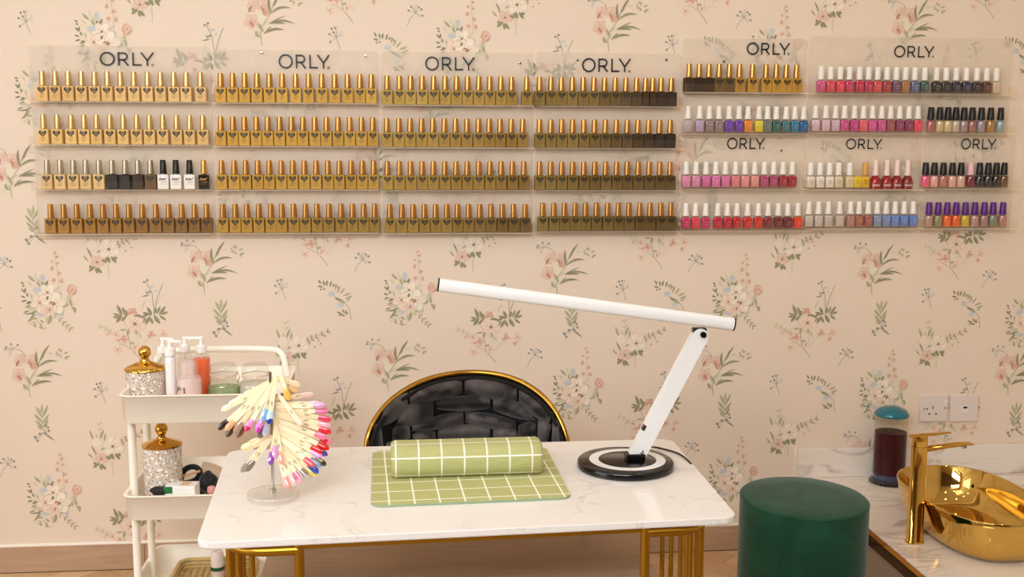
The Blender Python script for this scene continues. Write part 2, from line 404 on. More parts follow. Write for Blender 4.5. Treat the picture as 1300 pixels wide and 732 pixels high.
def sprig(m, pts, n, ln, w, c):
    m.stem(pts, w*0.16, tuple(v*0.9 for v in c)); 
    for k in range(n):
        t = (k+0.6)/n*(len(pts)-1); i = min(int(t), len(pts)-2); f = t-i
        p = (pts[i][0]*(1-f)+pts[i+1][0]*f, pts[i][1]*(1-f)+pts[i+1][1]*f)
        a = math.atan2(pts[i+1][1]-pts[i][1], pts[i+1][0]-pts[i][0])
        for sg in (-1, 1):
            b = a+sg*0.85; m.leaf(p, (p[0]+ln*math.cos(b), p[1]+ln*math.sin(b)), w, c)
M1 = Motif(300, 271, 7.32); m = M1
PAL = (214, 208, 182); rs = random.Random(3)
for k in range(34):
    t = rs.uniform(0, 2*PI); q = rs.uniform(0.45, 1.0); c0 = (290+90*math.cos(t), 400+90*math.sin(t)); c1 = (285+205*q*math.cos(t), 400+205*q*math.sin(t))
    if c1[0] > 430 and c1[1] < 300: continue
    m.leaf(c0, c1, 30, PAL if k % 3 else GRP, (226, 218, 196))
m.leaf((250, 215), (205, 150), 26, GRP); m.leaf((190, 200), (130, 140), 26, GRN); m.leaf((215, 195), (190, 110), 18, GRP); m.leaf((160, 235), (120, 190), 22, GRP)
m.blob((255, 165), 26, BLU, ry=40); m.blob((205, 275), 38, BLU, ry=26); m.blob((222, 498), 38, BLU, ry=32); m.blob((405, 498), 30, BLU, ry=26)
m.leaf((260, 255), (305, 185), 30, GRN, GRD); m.leaf((265, 250), (250, 200), 24, GRD); m.leaf((235, 250), (205, 190), 22, GRN)
for a, b in (((95, 300), (62, 262)), ((95, 300), (100, 255)), ((95, 345), (55, 330)), ((105, 370), (55, 385)), ((120, 340), (105, 300)), ((140, 390), (95, 405)), ((165, 370), (150, 325)), ((175, 375), (185, 330)), ((150, 395), (110, 380)), ((90, 215), (60, 205)), ((95, 240), (70, 230))):
    m.leaf(a, b, 17, GRD if random.random() < 0.6 else GRN)
m.leaf((180, 420), (85, 440), 38, GRP, GRN); m.leaf((210, 455), (62, 495), 14, GRD, None, 0.12); m.leaf((165, 462), (100, 575), 24, GRN, GRD, 0.15); m.leaf((120, 470), (70, 485), 14, GRD)
for a, b in (((130, 545), (200, 540)), ((175, 500), (150, 530)), ((160, 570), (170, 620)), ((130, 570), (160, 590)), ((185, 550), (205, 600)), ((215, 555), (250, 585)), ((245, 635), (200, 620)), ((270, 620), (240, 640)), ((115, 590), (140, 605)), ((215, 585), (225, 625)), ((150, 600), (180, 625))):
    m.leaf(a, b, 19, GRN if random.random() < 0.7 else GRP)
m.leaf((305, 500), (280, 600), 56, GRN, GRP)
sprig(m, [(320, 485), (390, 545), (440, 600), (485, 645)], 5, 40, 13, GRN)
for a, b in (((370, 280), (410, 350)), ((380, 300), (425, 320)), ((430, 390), (440, 445)), ((450, 385), (465, 440)), ((460, 350), (510, 400)), ((480, 350), (505, 330)), ((500, 440), (545, 465)), ((520, 440), (530, 495)), ((505, 430), (490, 380)), ((360, 330), (350, 280)), ((320, 260), (330, 225)), ((390, 500), (375, 450)), ((260, 480), (280, 510)), ((330, 500), (360, 520))):
    m.leaf(a, b, 28, GRN if random.random() < 0.6 else GRP)
m.flower((295, 300), 78, CRM, 5, BRN); m.flower((222, 395), 84, (240, 218, 198), 5, (190, 140, 110)); m.flower((345, 405), 104, CRM, 6, BRN, 0.9); m.flower((285, 465), 62, (236, 208, 186), 5)
m.leaf((285, 370), (300, 330), 26, GRD); m.leaf((300, 400), (350, 390), 22, BRN, COR); m.leaf((310, 440), (300, 480), 16, BRN)
m.stem([(395, 290), (400, 170), (385, 60), (375, -60)], 3, GRP)
for p in ((355, 185), (425, 192), (345, 75), (400, 28), (405, 122), (350, 12), (395, -30), (378, -68)): m.star(p, 24 if p[1] > 60 else 16, COR)
m.leaf((470, 335), (490, 380), 34, GRP); m.blob((512, 278), 44, COR, ry=50, rot=0.5); m.blob((522, 262), 32, PNK, ry=24); m.leaf((485, 330), (540, 255), 26, (212, 140, 112), PNK); m.leaf((500, 320), (505, 240), 18, PNK, COR)
M2 = Motif(459, 381, 9.76); m = M2
m.stem([(335, 720), (320, 600), (345, 480), (440, 345), (490, 210)], 9, GRN); m.stem([(345, 610), (330, 650)], 5, GRP); m.stem([(270, 600), (235, 640), (218, 675)], 4, GRP)
m.blob((330, 390), 52, (232, 226, 200), ry=60); m.flower((240, 238), 74, PNK, 5); m.blob((250, 228), 40, PNK); m.leaf((230, 250), (185, 330), 44, COR, BRN)
m.flower((370, 250), 78, PNK, 5); m.blob((390, 318), 46, COR, ry=52); m.leaf((330, 250), (375, 350), 34, BRN, COR); m.flower((215, 432), 88, PNK, 5); m.leaf((190, 440), (240, 505), 54, (200, 120, 90), COR); m.leaf((200, 350), (200, 385), 14, COR)
for a, b, w, bd in (((450, 340), (435, 130), 34, 0.06), ((470, 260), (540, 110), 30, -0.05), ((500, 220), (597, 55), 24, 0.03), ((445, 338), (692, 268), 32, 0.14), ((425, 455), (625, 360), 16, 0.02), ((430, 452), (745, 460), 26, 0.12), ((430, 455), (625, 455), 30, 0.06), ((370, 575), (610, 528), 34, 0.12), ((360, 580), (455, 485), 22, 0)):
    m.leaf(a, b, w, GRD, GRN, bd)
m.leaf((310, 620), (260, 540), 60, GRN, GRP); m.leaf((330, 540), (290, 450), 44, GRP, GRN); m.leaf((350, 560), (330, 470), 36, GRN, GRP); m.leaf((360, 480), (440, 420), 30, GRP)
m.stem([(310, 218), (280, 150), (220, 110), (160, 105)], 5, GRY)
for p in ((130, 150), (115, 175), (80, 80), (140, 45), (220, 55), (72, 108), (110, 120)): m.blob(p, 13, BLU if p[1] > 115 else GRY, 6); m.stem([(160, 105), p], 2.5, GRY)
for a, b in (((700, 140), (720, 100)), ((720, 150), (745, 120)), ((720, 190), (665, 185)), ((730, 190), (725, 225)), ((790, 250), (775, 210)), ((780, 215), (835, 205)), ((760, 170), (820, 150)), ((690, 150), (665, 165))): m.leaf(a, b, 24, GRP, GRN)
m.blob((590, 165), 30, (206, 206, 204), 7, 9); m.blob((620, 160), 12, (206, 206, 204), 6, 7)
M3 = Motif(332, 452, 6.65); m = M3
m.stem([(380, 790), (350, 745), (300, 690), (285, 600), (270, 540)], 6, GRN); m.stem([(300, 690), (250, 655), (195, 630)], 4, GRN); m.stem([(370, 690), (440, 600), (520, 570)], 3.5, GRP); m.stem([(350, 560), (360, 680)], 3, GRP)
m.stem([(290, 410), (200, 400)], 3, GRN)
for b, w in (((198, 302), 30), ((240, 325), 32), ((158, 415), 26), ((185, 460), 30), ((275, 355), 30), ((160, 380), 20), ((230, 450), 26)): m.leaf((270 if b[0] > 220 else 235, 408), b, w, GRN, GRD)
for a, b, w in (((480, 400), (445, 328), 30), ((470, 400), (405, 375), 24), ((470, 410), (425, 480), 32), ((500, 400), (548, 475), 34), ((540, 395), (600, 320), 26), ((550, 390), (620, 372), 24), ((545, 400), (600, 445), 24), ((500, 390), (520, 330), 24), ((470, 420), (490, 475), 26), ((450, 390), (390, 425), 24), ((520, 390), (555, 320), 20), ((430, 420), (400, 470), 20)): m.leaf(a, b, w, GRN, GRD)
m.stem([(505, 400), (500, 330), (490, 210), (445, 110)], 5, GRY); m.stem([(505, 345), (540, 230), (580, 135)], 6, GRN); m.stem([(505, 345), (530, 290), (570, 235)], 3, GRP); m.leaf((470, 225), (405, 240), 12, GRD)
for p in ((450, 208), (440, 195), (522, 190), (430, 115), (457, 100), (485, 155), (505, 150), (470, 200)): m.blob(p, 11, GRY if random.random() < 0.6 else BLU, 6)
m.leaf((400, 350), (440, 260), 18, GRP); m.flower((322, 372), 40, COR, 5); m.flower((340, 472), 84, (238, 212, 192), 6, (140, 110, 90)); m.leaf((330, 405), (420, 430), 22, GRD, GRN, 0.15)
m.leaf((275, 570), (290, 510), 26, GRN); m.leaf((270, 520), (210, 520), 18, GRN); m.leaf((290, 640), (330, 630), 18, GRN)
for p in ((180, 560), (200, 612), (190, 690), (470, 565), (572, 560), (330, 672), (550, 618), (240, 600)): m.star(p, 40 if p[0] != 550 else 24, COR if random.random() < 0.5 else PNK)
sprig(m, [(160, 560), (110, 515), (45, 485)], 3, 34, 16, GRP)
m.star((110, 560), 18, PNK); m.leaf((360, 545), (390, 600), 22, GRP); m.leaf((355, 560), (345, 520), 20, GRN)
M4 = Motif(678, 577, 3.936); m = M4
m.stem([(655, 640), (658, 680), (654, 718)], 3, GRP); m.stem([(650, 640), (652, 690)], 2, GRP)
sprig(m, [(600, 540), (600, 490), (598, 445)], 3, 24, 11, GRP); m.leaf((570, 540), (548, 480), 13, GRN); m.leaf((600, 530), (620, 480), 14, GRN); m.leaf((620, 540), (628, 500), 12, GRN); m.leaf((590, 530), (580, 500), 12, GRP)
m.blob((580, 548), 24, (240, 226, 208)); m.leaf((585, 620), (553, 560), 9, GRD); m.leaf((585, 620), (562, 585), 9, GRN); m.leaf((560, 630), (536, 600), 9, GRN); m.leaf((600, 590), (640, 560), 12, GRN)
m.flower((600, 633), 34, PNK, 5, BRN); m.flower((660, 570), 50, CRM, 6, BRN)
for a, b in (((590, 655), (558, 680)), ((595, 660), (600, 692)), ((600, 660), (622, 690)), ((650, 610), (640, 640)), ((655, 605), (662, 640)), ((670, 605), (695, 640)), ((680, 610), (700, 615)), ((625, 620), (645, 632)), ((575, 660), (560, 655))): m.leaf(a, b, 16, GRN, GRD)
sprig(m, [(690, 550), (740, 530), (815, 495)], 5, 20, 9, GRN)
for p in ((740, 578), (770, 562), (795, 522), (722, 520), (805, 500), (712, 560), (760, 545)): m.blob(p, 5, (190, 150, 120), 6)
M5 = Motif(422, 355, 3.936); m = M5
m.stem([(500, 460), (490, 400), (460, 360), (400, 330)], 3, GRN)
for a, b in (((360, 290), (332, 285)), ((355, 300), (345, 305)), ((350, 275), (338, 252)), ((368, 285), (362, 255)), ((378, 285), (382, 255)), ((362, 295), (368, 305)), ((395, 290), (405, 258)), ((410, 290), (418, 275))): m.leaf(a, b, 11, GRD, GRN)
for a, b in (((430, 320), (445, 285)), ((445, 325), (470, 295)), ((460, 335), (500, 320)), ((470, 350), (510, 335)), ((420, 305), (425, 270)), ((475, 365), (498, 345)), ((440, 310), (430, 280))): m.leaf(a, b, 12, GRP, GRN)
m.blob((402, 325), 18, BLU, ry=14); m.blob((447, 382), 18, BLU, ry=15); m.leaf((465, 370), (415, 345), 12, GRD); m.leaf((470, 375), (430, 358), 9, GRN)
for a, b in (((455, 430), (425, 418)), ((455, 428), (435, 440)), ((465, 425), (455, 405)), ((470, 430), (475, 408)), ((475, 432), (482, 420)), ((450, 435), (470, 438))): m.leaf(a, b, 10, GRN, GRD)
M6 = Motif(1110, 442, 3.936); m = M6
m.stem([(1160, 536), (1125, 500), (1103, 470), (1100, 365)], 2.4, GRY)
for a, b in (((1100, 440), (1066, 395)), ((1100, 410), (1078, 358)), ((1102, 420), (1138, 350)), ((1102, 450), (1140, 398)), ((1102, 465), (1070, 430)), ((1105, 470), (1135, 425)), ((1100, 400), (1108, 345)), ((1102, 480), (1080, 455))): m.leaf(a, b, 16, GRP, GRN)
m.leaf((1160, 536), (1108, 498), 7, GRD)
for p in ((1132, 468), (1090, 500), (1070, 522), (1122, 458), (1135, 485), (1078, 535), (1065, 515), (1118, 500)): m.blob(p, 7, GRY, 6); m.stem([(1108, 495), p], 1.4, GRY)
M7 = Motif(950, 175, 3.936); m = M7
m.stem([(915, 226), (930, 190), (958, 163)], 2.4, GRY)
for p in ((922, 155), (935, 135), (960, 128), (985, 148), (990, 178), (974, 182), (948, 142), (972, 138)): m.stem([(955, 165), p], 1.6, GRY); m.blob(p, 6, BLU if random.random() < 0.4 else GRY, 6)
M8 = Motif(590, 302, 3.936); m = M8
m.stem([(612, 362), (600, 325), (592, 300)], 2.4, GRY)
for p in ((560, 288), (572, 262), (600, 255), (620, 278), (564, 326), (622, 292), (588, 258), (580, 280)): m.stem([(594, 305), p], 1.6, GRY); m.blob(p, 6, GRY if random.random() < 0.7 else BLU, 6)
PLACE = [(M1, [(61, 367), (520, 364), (935, 367), (733, 485), (1121, 487), (68, 621), (930, 597), (1306, 395), (587, 45), (130, 36), (985, 55), (54, 108), (1190, 105), (310, 238), (760, 232), (1150, 215), (500, 625)]),
 (M2, [(272, 339), (720, 341), (1120, 341), (50, 470), (505, 463), (918, 470), (1293, 470), (1106, 578), (345, 22), (786, 30), (1164, 31), (27, 216), (480, 210), (885, 205), (560, 130), (690, 590)]),
 (M3, [(170, 408), (622, 412), (1024, 407), (825, 522), (1206, 528), (411, 530), (165, 665), (408, 287), (835, 292), (1213, 307), (246, 85), (690, 98), (1085, 108), (440, -24), (892, -22), (1258, -27), (150, 240), (590, 235), (960, 150)]),
 (M4, [(143, 318), (384, 440), (606, 312), (812, 437), (1012, 315), (1195, 438), (148, 568), (1006, 550), (198, -9), (661, 8), (1064, 7), (380, 150), (820, 190), (1240, 200), (590, 540)]),
 (M5, [(426, 380), (851, 380), (1228, 392), (1043, 499), (497, 68), (914, 72), (1294, 72), (1062, 205), (340, 165)]),
 (M6, [(282, 403), (727, 405), (1119, 403), (921, 520), (1290, 532), (55, 536), (44, 285), (500, 250), (905, 255)]),
 (M7, [(459, 332), (882, 334), (678, 453), (1255, 354), (1073, 453), (9, 592), (4, 338), (877, 571), (526, 19), (943, 25)]),
 (M8, [(357, 366), (790, 367), (1178, 377), (128, 497), (985, 487), (32, 27), (426, 47), (853, 57), (1238, 66)])]
# the pattern carries on over the rest of the wall, outside the photograph
for mo_, ex_ in ((M1, [(1505, 490), (1470, 215), (-165, 490), (-380, 367), (-165, 230), (1400, 60), (-330, 60)]), (M2, [(1500, 345), (1410, 130), (-190, 340), (-395, 480), (-110, 30), (-380, 200)]),
                 (M3, [(1400, 412), (1390, 300), (-270, 412), (-60, 540), (-60, 290), (-210, 80), (1500, 60)]), (M4, [(1370, 315), (1560, 440), (-80, 440), (-300, 315), (-320, 560), (-40, -10), (1450, -5)]),
                 (M5, [(1420, 500), (1440, 390), (-20, 395), (-240, 250)]), (M6, [(1500, 410), (-170, 405), (-400, 300)]), (M7, [(1440, 355), (-210, 560), (-330, 450)]), (M8, [(1370, 485), (-90, 370), (-280, 500)])):
    for q_, (mm_, pl_) in enumerate(PLACE):
        if mm_ is mo_: pl_ += ex_
LAY = 1.2e-5
pv, pf, pc = [], [], []
for mo, places in PLACE:
    for (px, py) in places:
        x0, z0 = XZ(px, py, 0.0); k = 0.00252
        for li, (vs, fs, cs) in enumerate(mo.L):
            o = len(pv); yy = -3e-4-LAY*li
            pv += [(x0+x*k, yy, z0+y*k) for x, y in vs]
            for f, c in zip(fs, cs):
                g = tuple(i+o for i in f)
                a, b, c_ = (np.array(pv[i]) for i in g[:3])
                if np.cross(b-a, c_-a)[1] > 0: g = tuple(reversed(g))
                pf.append(g); pc.append(c)
me = bpy.data.meshes.new('floral_print'); me.from_pydata(pv, [], pf)
ca = me.color_attributes.new('Col', 'FLOAT_COLOR', 'CORNER'); arr = []
for f, c in zip(pf, pc): arr += list(lin(c))*len(f)
ca.data.foreach_set('color', arr)
pm, nt, b_, out_ = new_mat('printed_ink'); b_.inputs['Roughness'].default_value = 0.85; b_.inputs['Specular IOR Level'].default_value = 0.2
at_ = N(nt, 'ShaderNodeAttribute', attribute_name='Col')
mxp = N(nt, 'ShaderNodeMix', data_type='RGBA'); mxp.inputs['Factor'].default_value = 0.10; mxp.inputs['B'].default_value = lin(WALLC)
nt.links.new(at_.outputs['Color'], mxp.inputs['A']); nt.links.new(mxp.outputs['Result'], b_.inputs['Base Color'])
me.materials.append(pm)
pr = bpy.data.objects.new('floral_print', me); COL.objects.link(pr); pr.parent = wall_back; pr['label'] = 'faded botanical bouquets printed on cream wallpaper'

# ================================================================== TABLE
TZ = 0.72
tc4 = [W(248, 689, 2, TZ), W(938, 656, 2, TZ), W(853, 556.5, 2, TZ), W(290, 571, 2, TZ)]
tc4 = [(float(p[0]), float(p[1])) for p in tc4]
TOPM = marble_mat('white_quartz', (234, 229, 223), (190, 182, 178), 5.5, 0.6, 0.13, (1, 1, 1), 0.02)
ctr = (sum(p[0] for p in tc4)/4, sum(p[1] for p in tc4)/4)
table = thing('manicure_table', 'white marble-topped manicure table on gold tubular rod legs', 'table', (ctr[0], ctr[1], 0))
TH = 0.0135
pol = rounded_poly(tc4, 0.03, 7)
def inset(poly, d):
    c = Vector(ctr); return [tuple(Vector(p)-(Vector(p)-c).normalized()*d) for p in poly]
mbt = MB(); rr = [[(x, y, z) for x, y in inset(pol, d)] for d, z in ((0.0022, TZ-TH), (0.0, TZ-TH+0.0022), (0.0, TZ-0.0022), (0.0007, TZ-0.0007), (0.0022, TZ))]
loft(mbt, rr, False); mbt.build('table_top', TOPM, table)
A0, A1, A2, A3 = [Vector(p) for p in tc4]
ex = (A1-A0).normalized(); ey = Vector((-ex.y, ex.x))
def tp(u, v):   # along front edge u from the front-left corner, v to the back
    p = A0+ex*u+ey*v; return (p.x, p.y)
LW = (A1-A0).length; LD = ((A3-A0).length+(A2-A1).length)/2
zt = TZ-TH-0.0115
def leg_frame(side):
    # U-shaped tube in plan, open towards the middle, with vertical rods along its rounded end
    sg = 1 if side == 'l' else -1
    uo = (0.045 if side == 'l' else LW-0.045); ui = uo+sg*0.129; f, bk = 0.011, LD-0.014
    R = 0.075; path = [(ui, f)]
    for k in range(0, 9):
        t = PI/2*k/8; path.append((uo+sg*(R-R*math.sin(t)), f+R-R*math.cos(t)))
    for k in range(0, 9):
        t = PI/2*k/8; path.append((uo+sg*(R-R*math.cos(t)), bk-R+R*math.sin(t)))
    path.append((ui, bk))
    MB().tube([(*tp(u, v), zt) for u, v in path], 0.0092, 12).build('top_rail', GOLDSATIN, table)
    MB().tube([(*tp(u, v), 0.03) for u, v in path], 0.0078, 10).build('base_rail', GOLDSATIN, table)
    for v in (f, bk): MB().tube([(*tp(ui, v), 0.0), (*tp(ui, v), TZ-TH)], 0.0088, 12).build('post', GOLDSATIN, table)
    L = [0]
    for i in range(1, len(path)): L.append(L[-1]+math.dist(path[i], path[i-1]))
    def along(s_):
        for i in range(1, len(path)):
            if L[i] >= s_:
                q = (s_-L[i-1])/(L[i]-L[i-1]); return (path[i-1][0]*(1-q)+path[i][0]*q, path[i-1][1]*(1-q)+path[i][1]*q)
        return path[-1]
    for s_ in (0.082, 0.112, 0.142, 0.172, 0.225, 0.29, 0.355, 0.42):
        u, v = along(s_); MB().tube([(*tp(u, v), 0.03), (*tp(u, v), zt)], 0.0052, 8).build('rod', GOLDSATIN, table)
    return ui
ul = leg_frame('l'); ur = leg_frame('r')
for v in (0.013, LD-0.014):
    a, b = tp(ul, v), tp(ur, v); d = Vector((b[0]-a[0], b[1]-a[1])); ang = math.atan2(d.y, d.x)
    Mx = Matrix.Translation((*a, 0)) @ Matrix.Rotation(ang, 4, 'Z')
    MB().box(0.006, d.length-0.006, -0.006, 0.006, TZ-TH-0.0095, TZ-TH-0.0005, M=Mx).build('apron_bar', GOLDSATIN, table)
gb = tp(ur-0.024, 0.10)
gz = TZ-TH-0.0095
gm = MB(); gv = [(gb[0]-0.012, gz), (gb[0]+0.006, gz), (gb[0]+0.003, gz-0.022)]
gm.add([(x, gb[1], z) for x, z in gv]+[(x, gb[1]+0.004, z) for x, z in gv], [(0, 2, 1), (3, 4, 5), (0, 1, 4, 3), (1, 2, 5, 4), (2, 0, 3, 5)])
gm.build('gusset', GOLDSATIN, table)
SHZ = 0.505
sh = [W(331, 730, 2, SHZ), W(846, 730, 2, SHZ), W(792, 671, 2, SHZ), W(345, 687, 2, SHZ)]
s0, s1, s2, s3 = [(float(p[0]), float(p[1])) for p in sh]
fu = tp(ul, 0.06); fv = tp(ur, 0.06)
shp = rounded_poly([(s0[0]+(s0[0]-s3[0])*1.2, fu[1]), (s1[0], fv[1]), s2, s3], 0.02, 5)
MB().prism(shp, SHZ-0.016, SHZ).build('undershelf', pmat('taupe_wood', (186, 158, 128), 0.5, 0, 0.12, 6, stretch=(1.5, 14, 14)), table)

# ================================================================== DISPLAY RACKS
def ring(cx, cz, ro, ri, n=28, asp=1.0):
    vs = []; fs = []
    for k in range(n):
        t = 2*PI*k/n; vs += [(cx+ro*asp*math.cos(t), cz+ro*math.sin(t)), (cx+ri*asp*math.cos(t), cz+ri*math.sin(t))]
    for k in range(n): a = 2*k; b = 2*((k+1) % n); fs.append((a, a+1, b+1, b))
    return vs, fs
def stroke2(pts, w):
    vs = []; fs = []
    for i, p in enumerate(pts):
        a, b = pts[max(0, i-1)], pts[min(len(pts)-1, i+1)]; dx, dy = b[0]-a[0], b[1]-a[1]; L = math.hypot(dx, dy) or 1
        k = 1.0
        if 0 < i < len(pts)-1:
            d1 = (p[0]-pts[i-1][0], p[1]-pts[i-1][1]); l1 = math.hypot(*d1); k = 1/max(0.5, (d1[0]*dx+d1[1]*dy)/(l1*L))
        vs += [(p[0]-dy/L*w/2*k, p[1]+dx/L*w/2*k), (p[0]+dy/L*w/2*k, p[1]-dx/L*w/2*k)]
    for i in range(len(pts)-1): fs.append((2*i, 2*i+1, 2*i+3, 2*i+2))
    return vs, fs
def orly_logo():
    # unit: letter height 1, origin at lower left
    S = []; w = 0.125
    S.append(ring(0.53, 0.5, 0.53, 0.53-w, 32, 1.03))
    x = 1.35; S.append(stroke2([(x, 0), (x, 1)], w))
    bowl = [(x, 1-w/2), (x+0.36, 1-w/2)]+[(x+0.36+0.25*math.sin(t*PI/8), 0.69+0.25*math.cos(t*PI/8)) for t in range(1, 8)]+[(x+0.36, 0.44), (x, 0.44)]
    S.append(stroke2(bowl, w)); S.append(stroke2([(x+0.33, 0.44), (x+0.68, 0)], w*1.05))
    x = 2.38; S.append(stroke2([(x, 1), (x, 0)], w)); S.append(stroke2([(x, w/2), (x+0.60, w/2)], w))
    x = 2.98; S.append(stroke2([(x-0.02, 1), (x+0.42, 0.40)], w)); S.append(stroke2([(x+0.86, 1), (x+0.42, 0.40), (x+0.42, 0)], w))
    S.append(ring(3.78, 0.07, 0.10, 0.065, 14)); S.append(stroke2([(3.76, 0.03), (3.76, 0.11), (3.80, 0.09), (3.77, 0.07), (3.80, 0.03)], 0.02))
    return S
LOGO = orly_logo()
INK = pmat('black_vinyl', (14, 12, 12), 0.45)
def flat_print(name, S, mat, parent, x0, z0, k, y, kz=None):
    m_ = MB()
    for vs, fs in S:
        out = []
        for f in fs:
            a, b, c = (vs[i] for i in f[:3])
            cr = (b[0]-a[0])*(c[1]-a[1])-(b[1]-a[1])*(c[0]-a[0]); out.append(f if cr > 0 else tuple(reversed(f)))
        m_.add([(x0+p[0]*k, y, z0+p[1]*(kz or k)) for p in vs], out)
    return m_.build(name, mat, parent)
SHELF_D, LIP_H = 0.058, 0.026
def rack(label, xl, xr, ytop, ybot, rows, logo, seam=None, screws=()):
    """xl,xr = pixel ends; ytop,ybot = pixel top and bottom of back panel; rows = pixel y of shelf tops at the bottles' front feet"""
    xm = (xl+xr)/2
    x0 = XZ(xl, (ytop+ybot)/2, 0)[0]; x1 = XZ(xr, (ytop+ybot)/2, 0)[0]; zt_ = XZ(xm, ytop, 0)[1]; zb = XZ(xm, ybot, 0)[1]
    r = thing('polish_display_rack', label, 'display rack', ((x0+x1)/2, 0, zb), 'clear acrylic polish racks on the wall')
    m_ = MB(); pol = rounded_poly([(x0, zb), (x1, zb), (x1, zt_), (x0, zt_)], 0.012, 4)
    n = len(pol); vs = [(x, -0.003, z) for x, z in pol]+[(x, -0.006, z) for x, z in pol]
    m_.add(vs, [tuple(range(n)), tuple(reversed(range(n, 2*n)))]); m_.build('back_panel', ACRYL, r)
    m_ = MB(); m_.add(vs, [(i, n+i, n+(i+1) % n, (i+1) % n) for i in range(n)]); m_.build('panel_edge', ACRYL_EDGE, r)
    zs = []
    for py in rows:
        z = XZ(xm, py, -0.044)[1]; zs.append(z)
        MB().box(x0+0.002, x1-0.002, -SHELF_D, -0.006, z-0.0042, z-0.0002).build('shelf', ACRYL_EDGE, r)
        MB().box(x0+0.002, x1-0.002, -SHELF_D-0.003, -SHELF_D, z-0.0042, z+LIP_H).build('front_lip', clear_mat('lip_acrylic', (255, 254, 252), 0.022, (255, 248, 238), 0.03, 1.3), r)
        for xe in (x0+0.002, x1-0.005): MB().box(xe, xe+0.003, -SHELF_D, -0.006, z, z+LIP_H).build('end_cheek', clear_mat('lip_acrylic'), r)
    lx, lyb, lyt, lw = logo; a = XZ(lx, lyb, -0.007); hgt = XZ(lx, lyt, -0.007)[1]-a[1]; wid = XZ(lx+lw, lyb, -0.007)[0]-a[0]
    o = flat_print('logo_lettering', LOGO, INK, r, a[0], a[1], wid/3.84, -0.0068, hgt)
    o['label'] = 'black ORLY lettering'
    for sx_, sy_ in screws:
        p = XZ(sx_, sy_, -0.006); m_ = MB(); m_.lathe([(0.0042, 0), (0.0042, 0.002), (0.003, 0.0035), (0, 0.0038)], seg=10)
        m_.v = [(p[0]+x, -0.006-z, p[1]+y) for x, y, z in m_.v]; m_.build('fixing_screw', CHROME, r)
    return r, zs
R1, Z1 = rack('leftmost clear acrylic wall rack with four rows of pale gold bottles', 43, 271.5, 58.5, 303, [128.7, 183.3, 240.2, 295.8], (127, 83, 66, 68))
R2, Z2 = rack('clear acrylic wall rack second from left with olive gold bottles', 274, 481.5, 63.5, 302, [130.5, 185.2, 240.3, 295], (354, 86.5, 69, 64), screws=((332, 67), (464, 71)))
R3, Z3 = rack('clear acrylic wall rack third from left under third logo', 484.5, 676, 66, 300, [133.3, 186.8, 240.8, 295], (540, 89, 72, 62), screws=((660, 80),))
R4, Z4 = rack('clear acrylic wall rack fourth from left with dark olive bottles', 679, 862, 67, 299, [134.5, 187.6, 240.8, 292.8], (739, 91, 74, 61), screws=((733, 76), (846, 76)))
R5, Z5 = rack('upper acrylic rack with eleven gold-capped bottles above purple and blue polishes', 864.5, 1021.5, 49, 175.5, [117.2, 169.2], (948, 69, 54, 54), screws=((919, 78),))
R6, Z6 = rack('wide upper right acrylic rack holding white-capped and black-capped polishes', 1025, 1281, 47, 174.5, [119.2, 168.6], (1135, 72.5, 58, 50))
R7, Z7 = rack('lower acrylic rack of pink and red white-capped polishes', 864.5, 1019.5, 177, 297, [239.2, 291.7], (923, 189, 175, 47), screws=((992, 191),))
R8, Z8 = rack('lower acrylic rack with red dome bottles and pale blue polishes', 1021.5, 1166.5, 176.5, 295, [239.8, 289.2], (1074, 189, 176, 45))
R9, Z9 = rack('lower rightmost acrylic rack with black-capped and purple-capped polishes', 1168.5, 1284, 176, 294, [238.8, 289], (1220, 189, 176, 44))

# ================================================================== NAIL POLISH BOTTLES
BODYM = pmat('tinted_bottle', (200, 160, 90), 0.5, 0.0, 0.07, 90, objcol=True, spec=0.25)
POLISH = pmat('lacquer', (200, 0, 60), 0.18, 0, 0.06, 120, coat=0.5, objcol=True)
CAPM = pmat('metal_cap', (220, 170, 90), 0.3, 1.0, 0.03, 40, objcol=True)
CAPP = pmat('plastic_cap', (240, 238, 232), 0.38, 0, 0.02, 40, objcol=True)
BGLASS = clear_mat('bottle_glass', (253, 253, 252), 0.012, (245, 240, 235), 0.02, 1.33)
INKB = pmat('bottle_print', (34, 22, 10), 0.5); INKW = pmat('pale_print', (235, 225, 220), 0.5); INKO = pmat('object_print', (0, 0, 0), 0.5, objcol=True)
def proto_mesh(name, fn, mat):
    m_ = MB(); fn(m_); return m_.mesh(name, mat)
BW, BD, BH = 0.0335, 0.026, 0.0455
gel_body = proto_mesh('bottle_body', lambda m_: (m_.box(-BW/2, BW/2, -BD/2, BD/2, 0, BH, 0.0016, 1), m_.lathe([(0.0068, BH), (0.0068, BH+0.003)], seg=10)), BODYM)
slim_body = proto_mesh('bottle_body', lambda m_: (m_.box(-0.0105, 0.0105, -BD/2, BD/2, 0, BH, 0.0016, 1), m_.lathe([(0.0068, BH), (0.0068, BH+0.003)], seg=10)), BODYM)
gel_cap = proto_mesh('cap', lambda m_: m_.lathe([(0.0, BH+0.0022), (0.0098, BH+0.0022), (0.0099, BH+0.004), (0.0082, BH+0.0440), (0.0074, BH+0.0448), (0, BH+0.0448)], seg=12), CAPM)
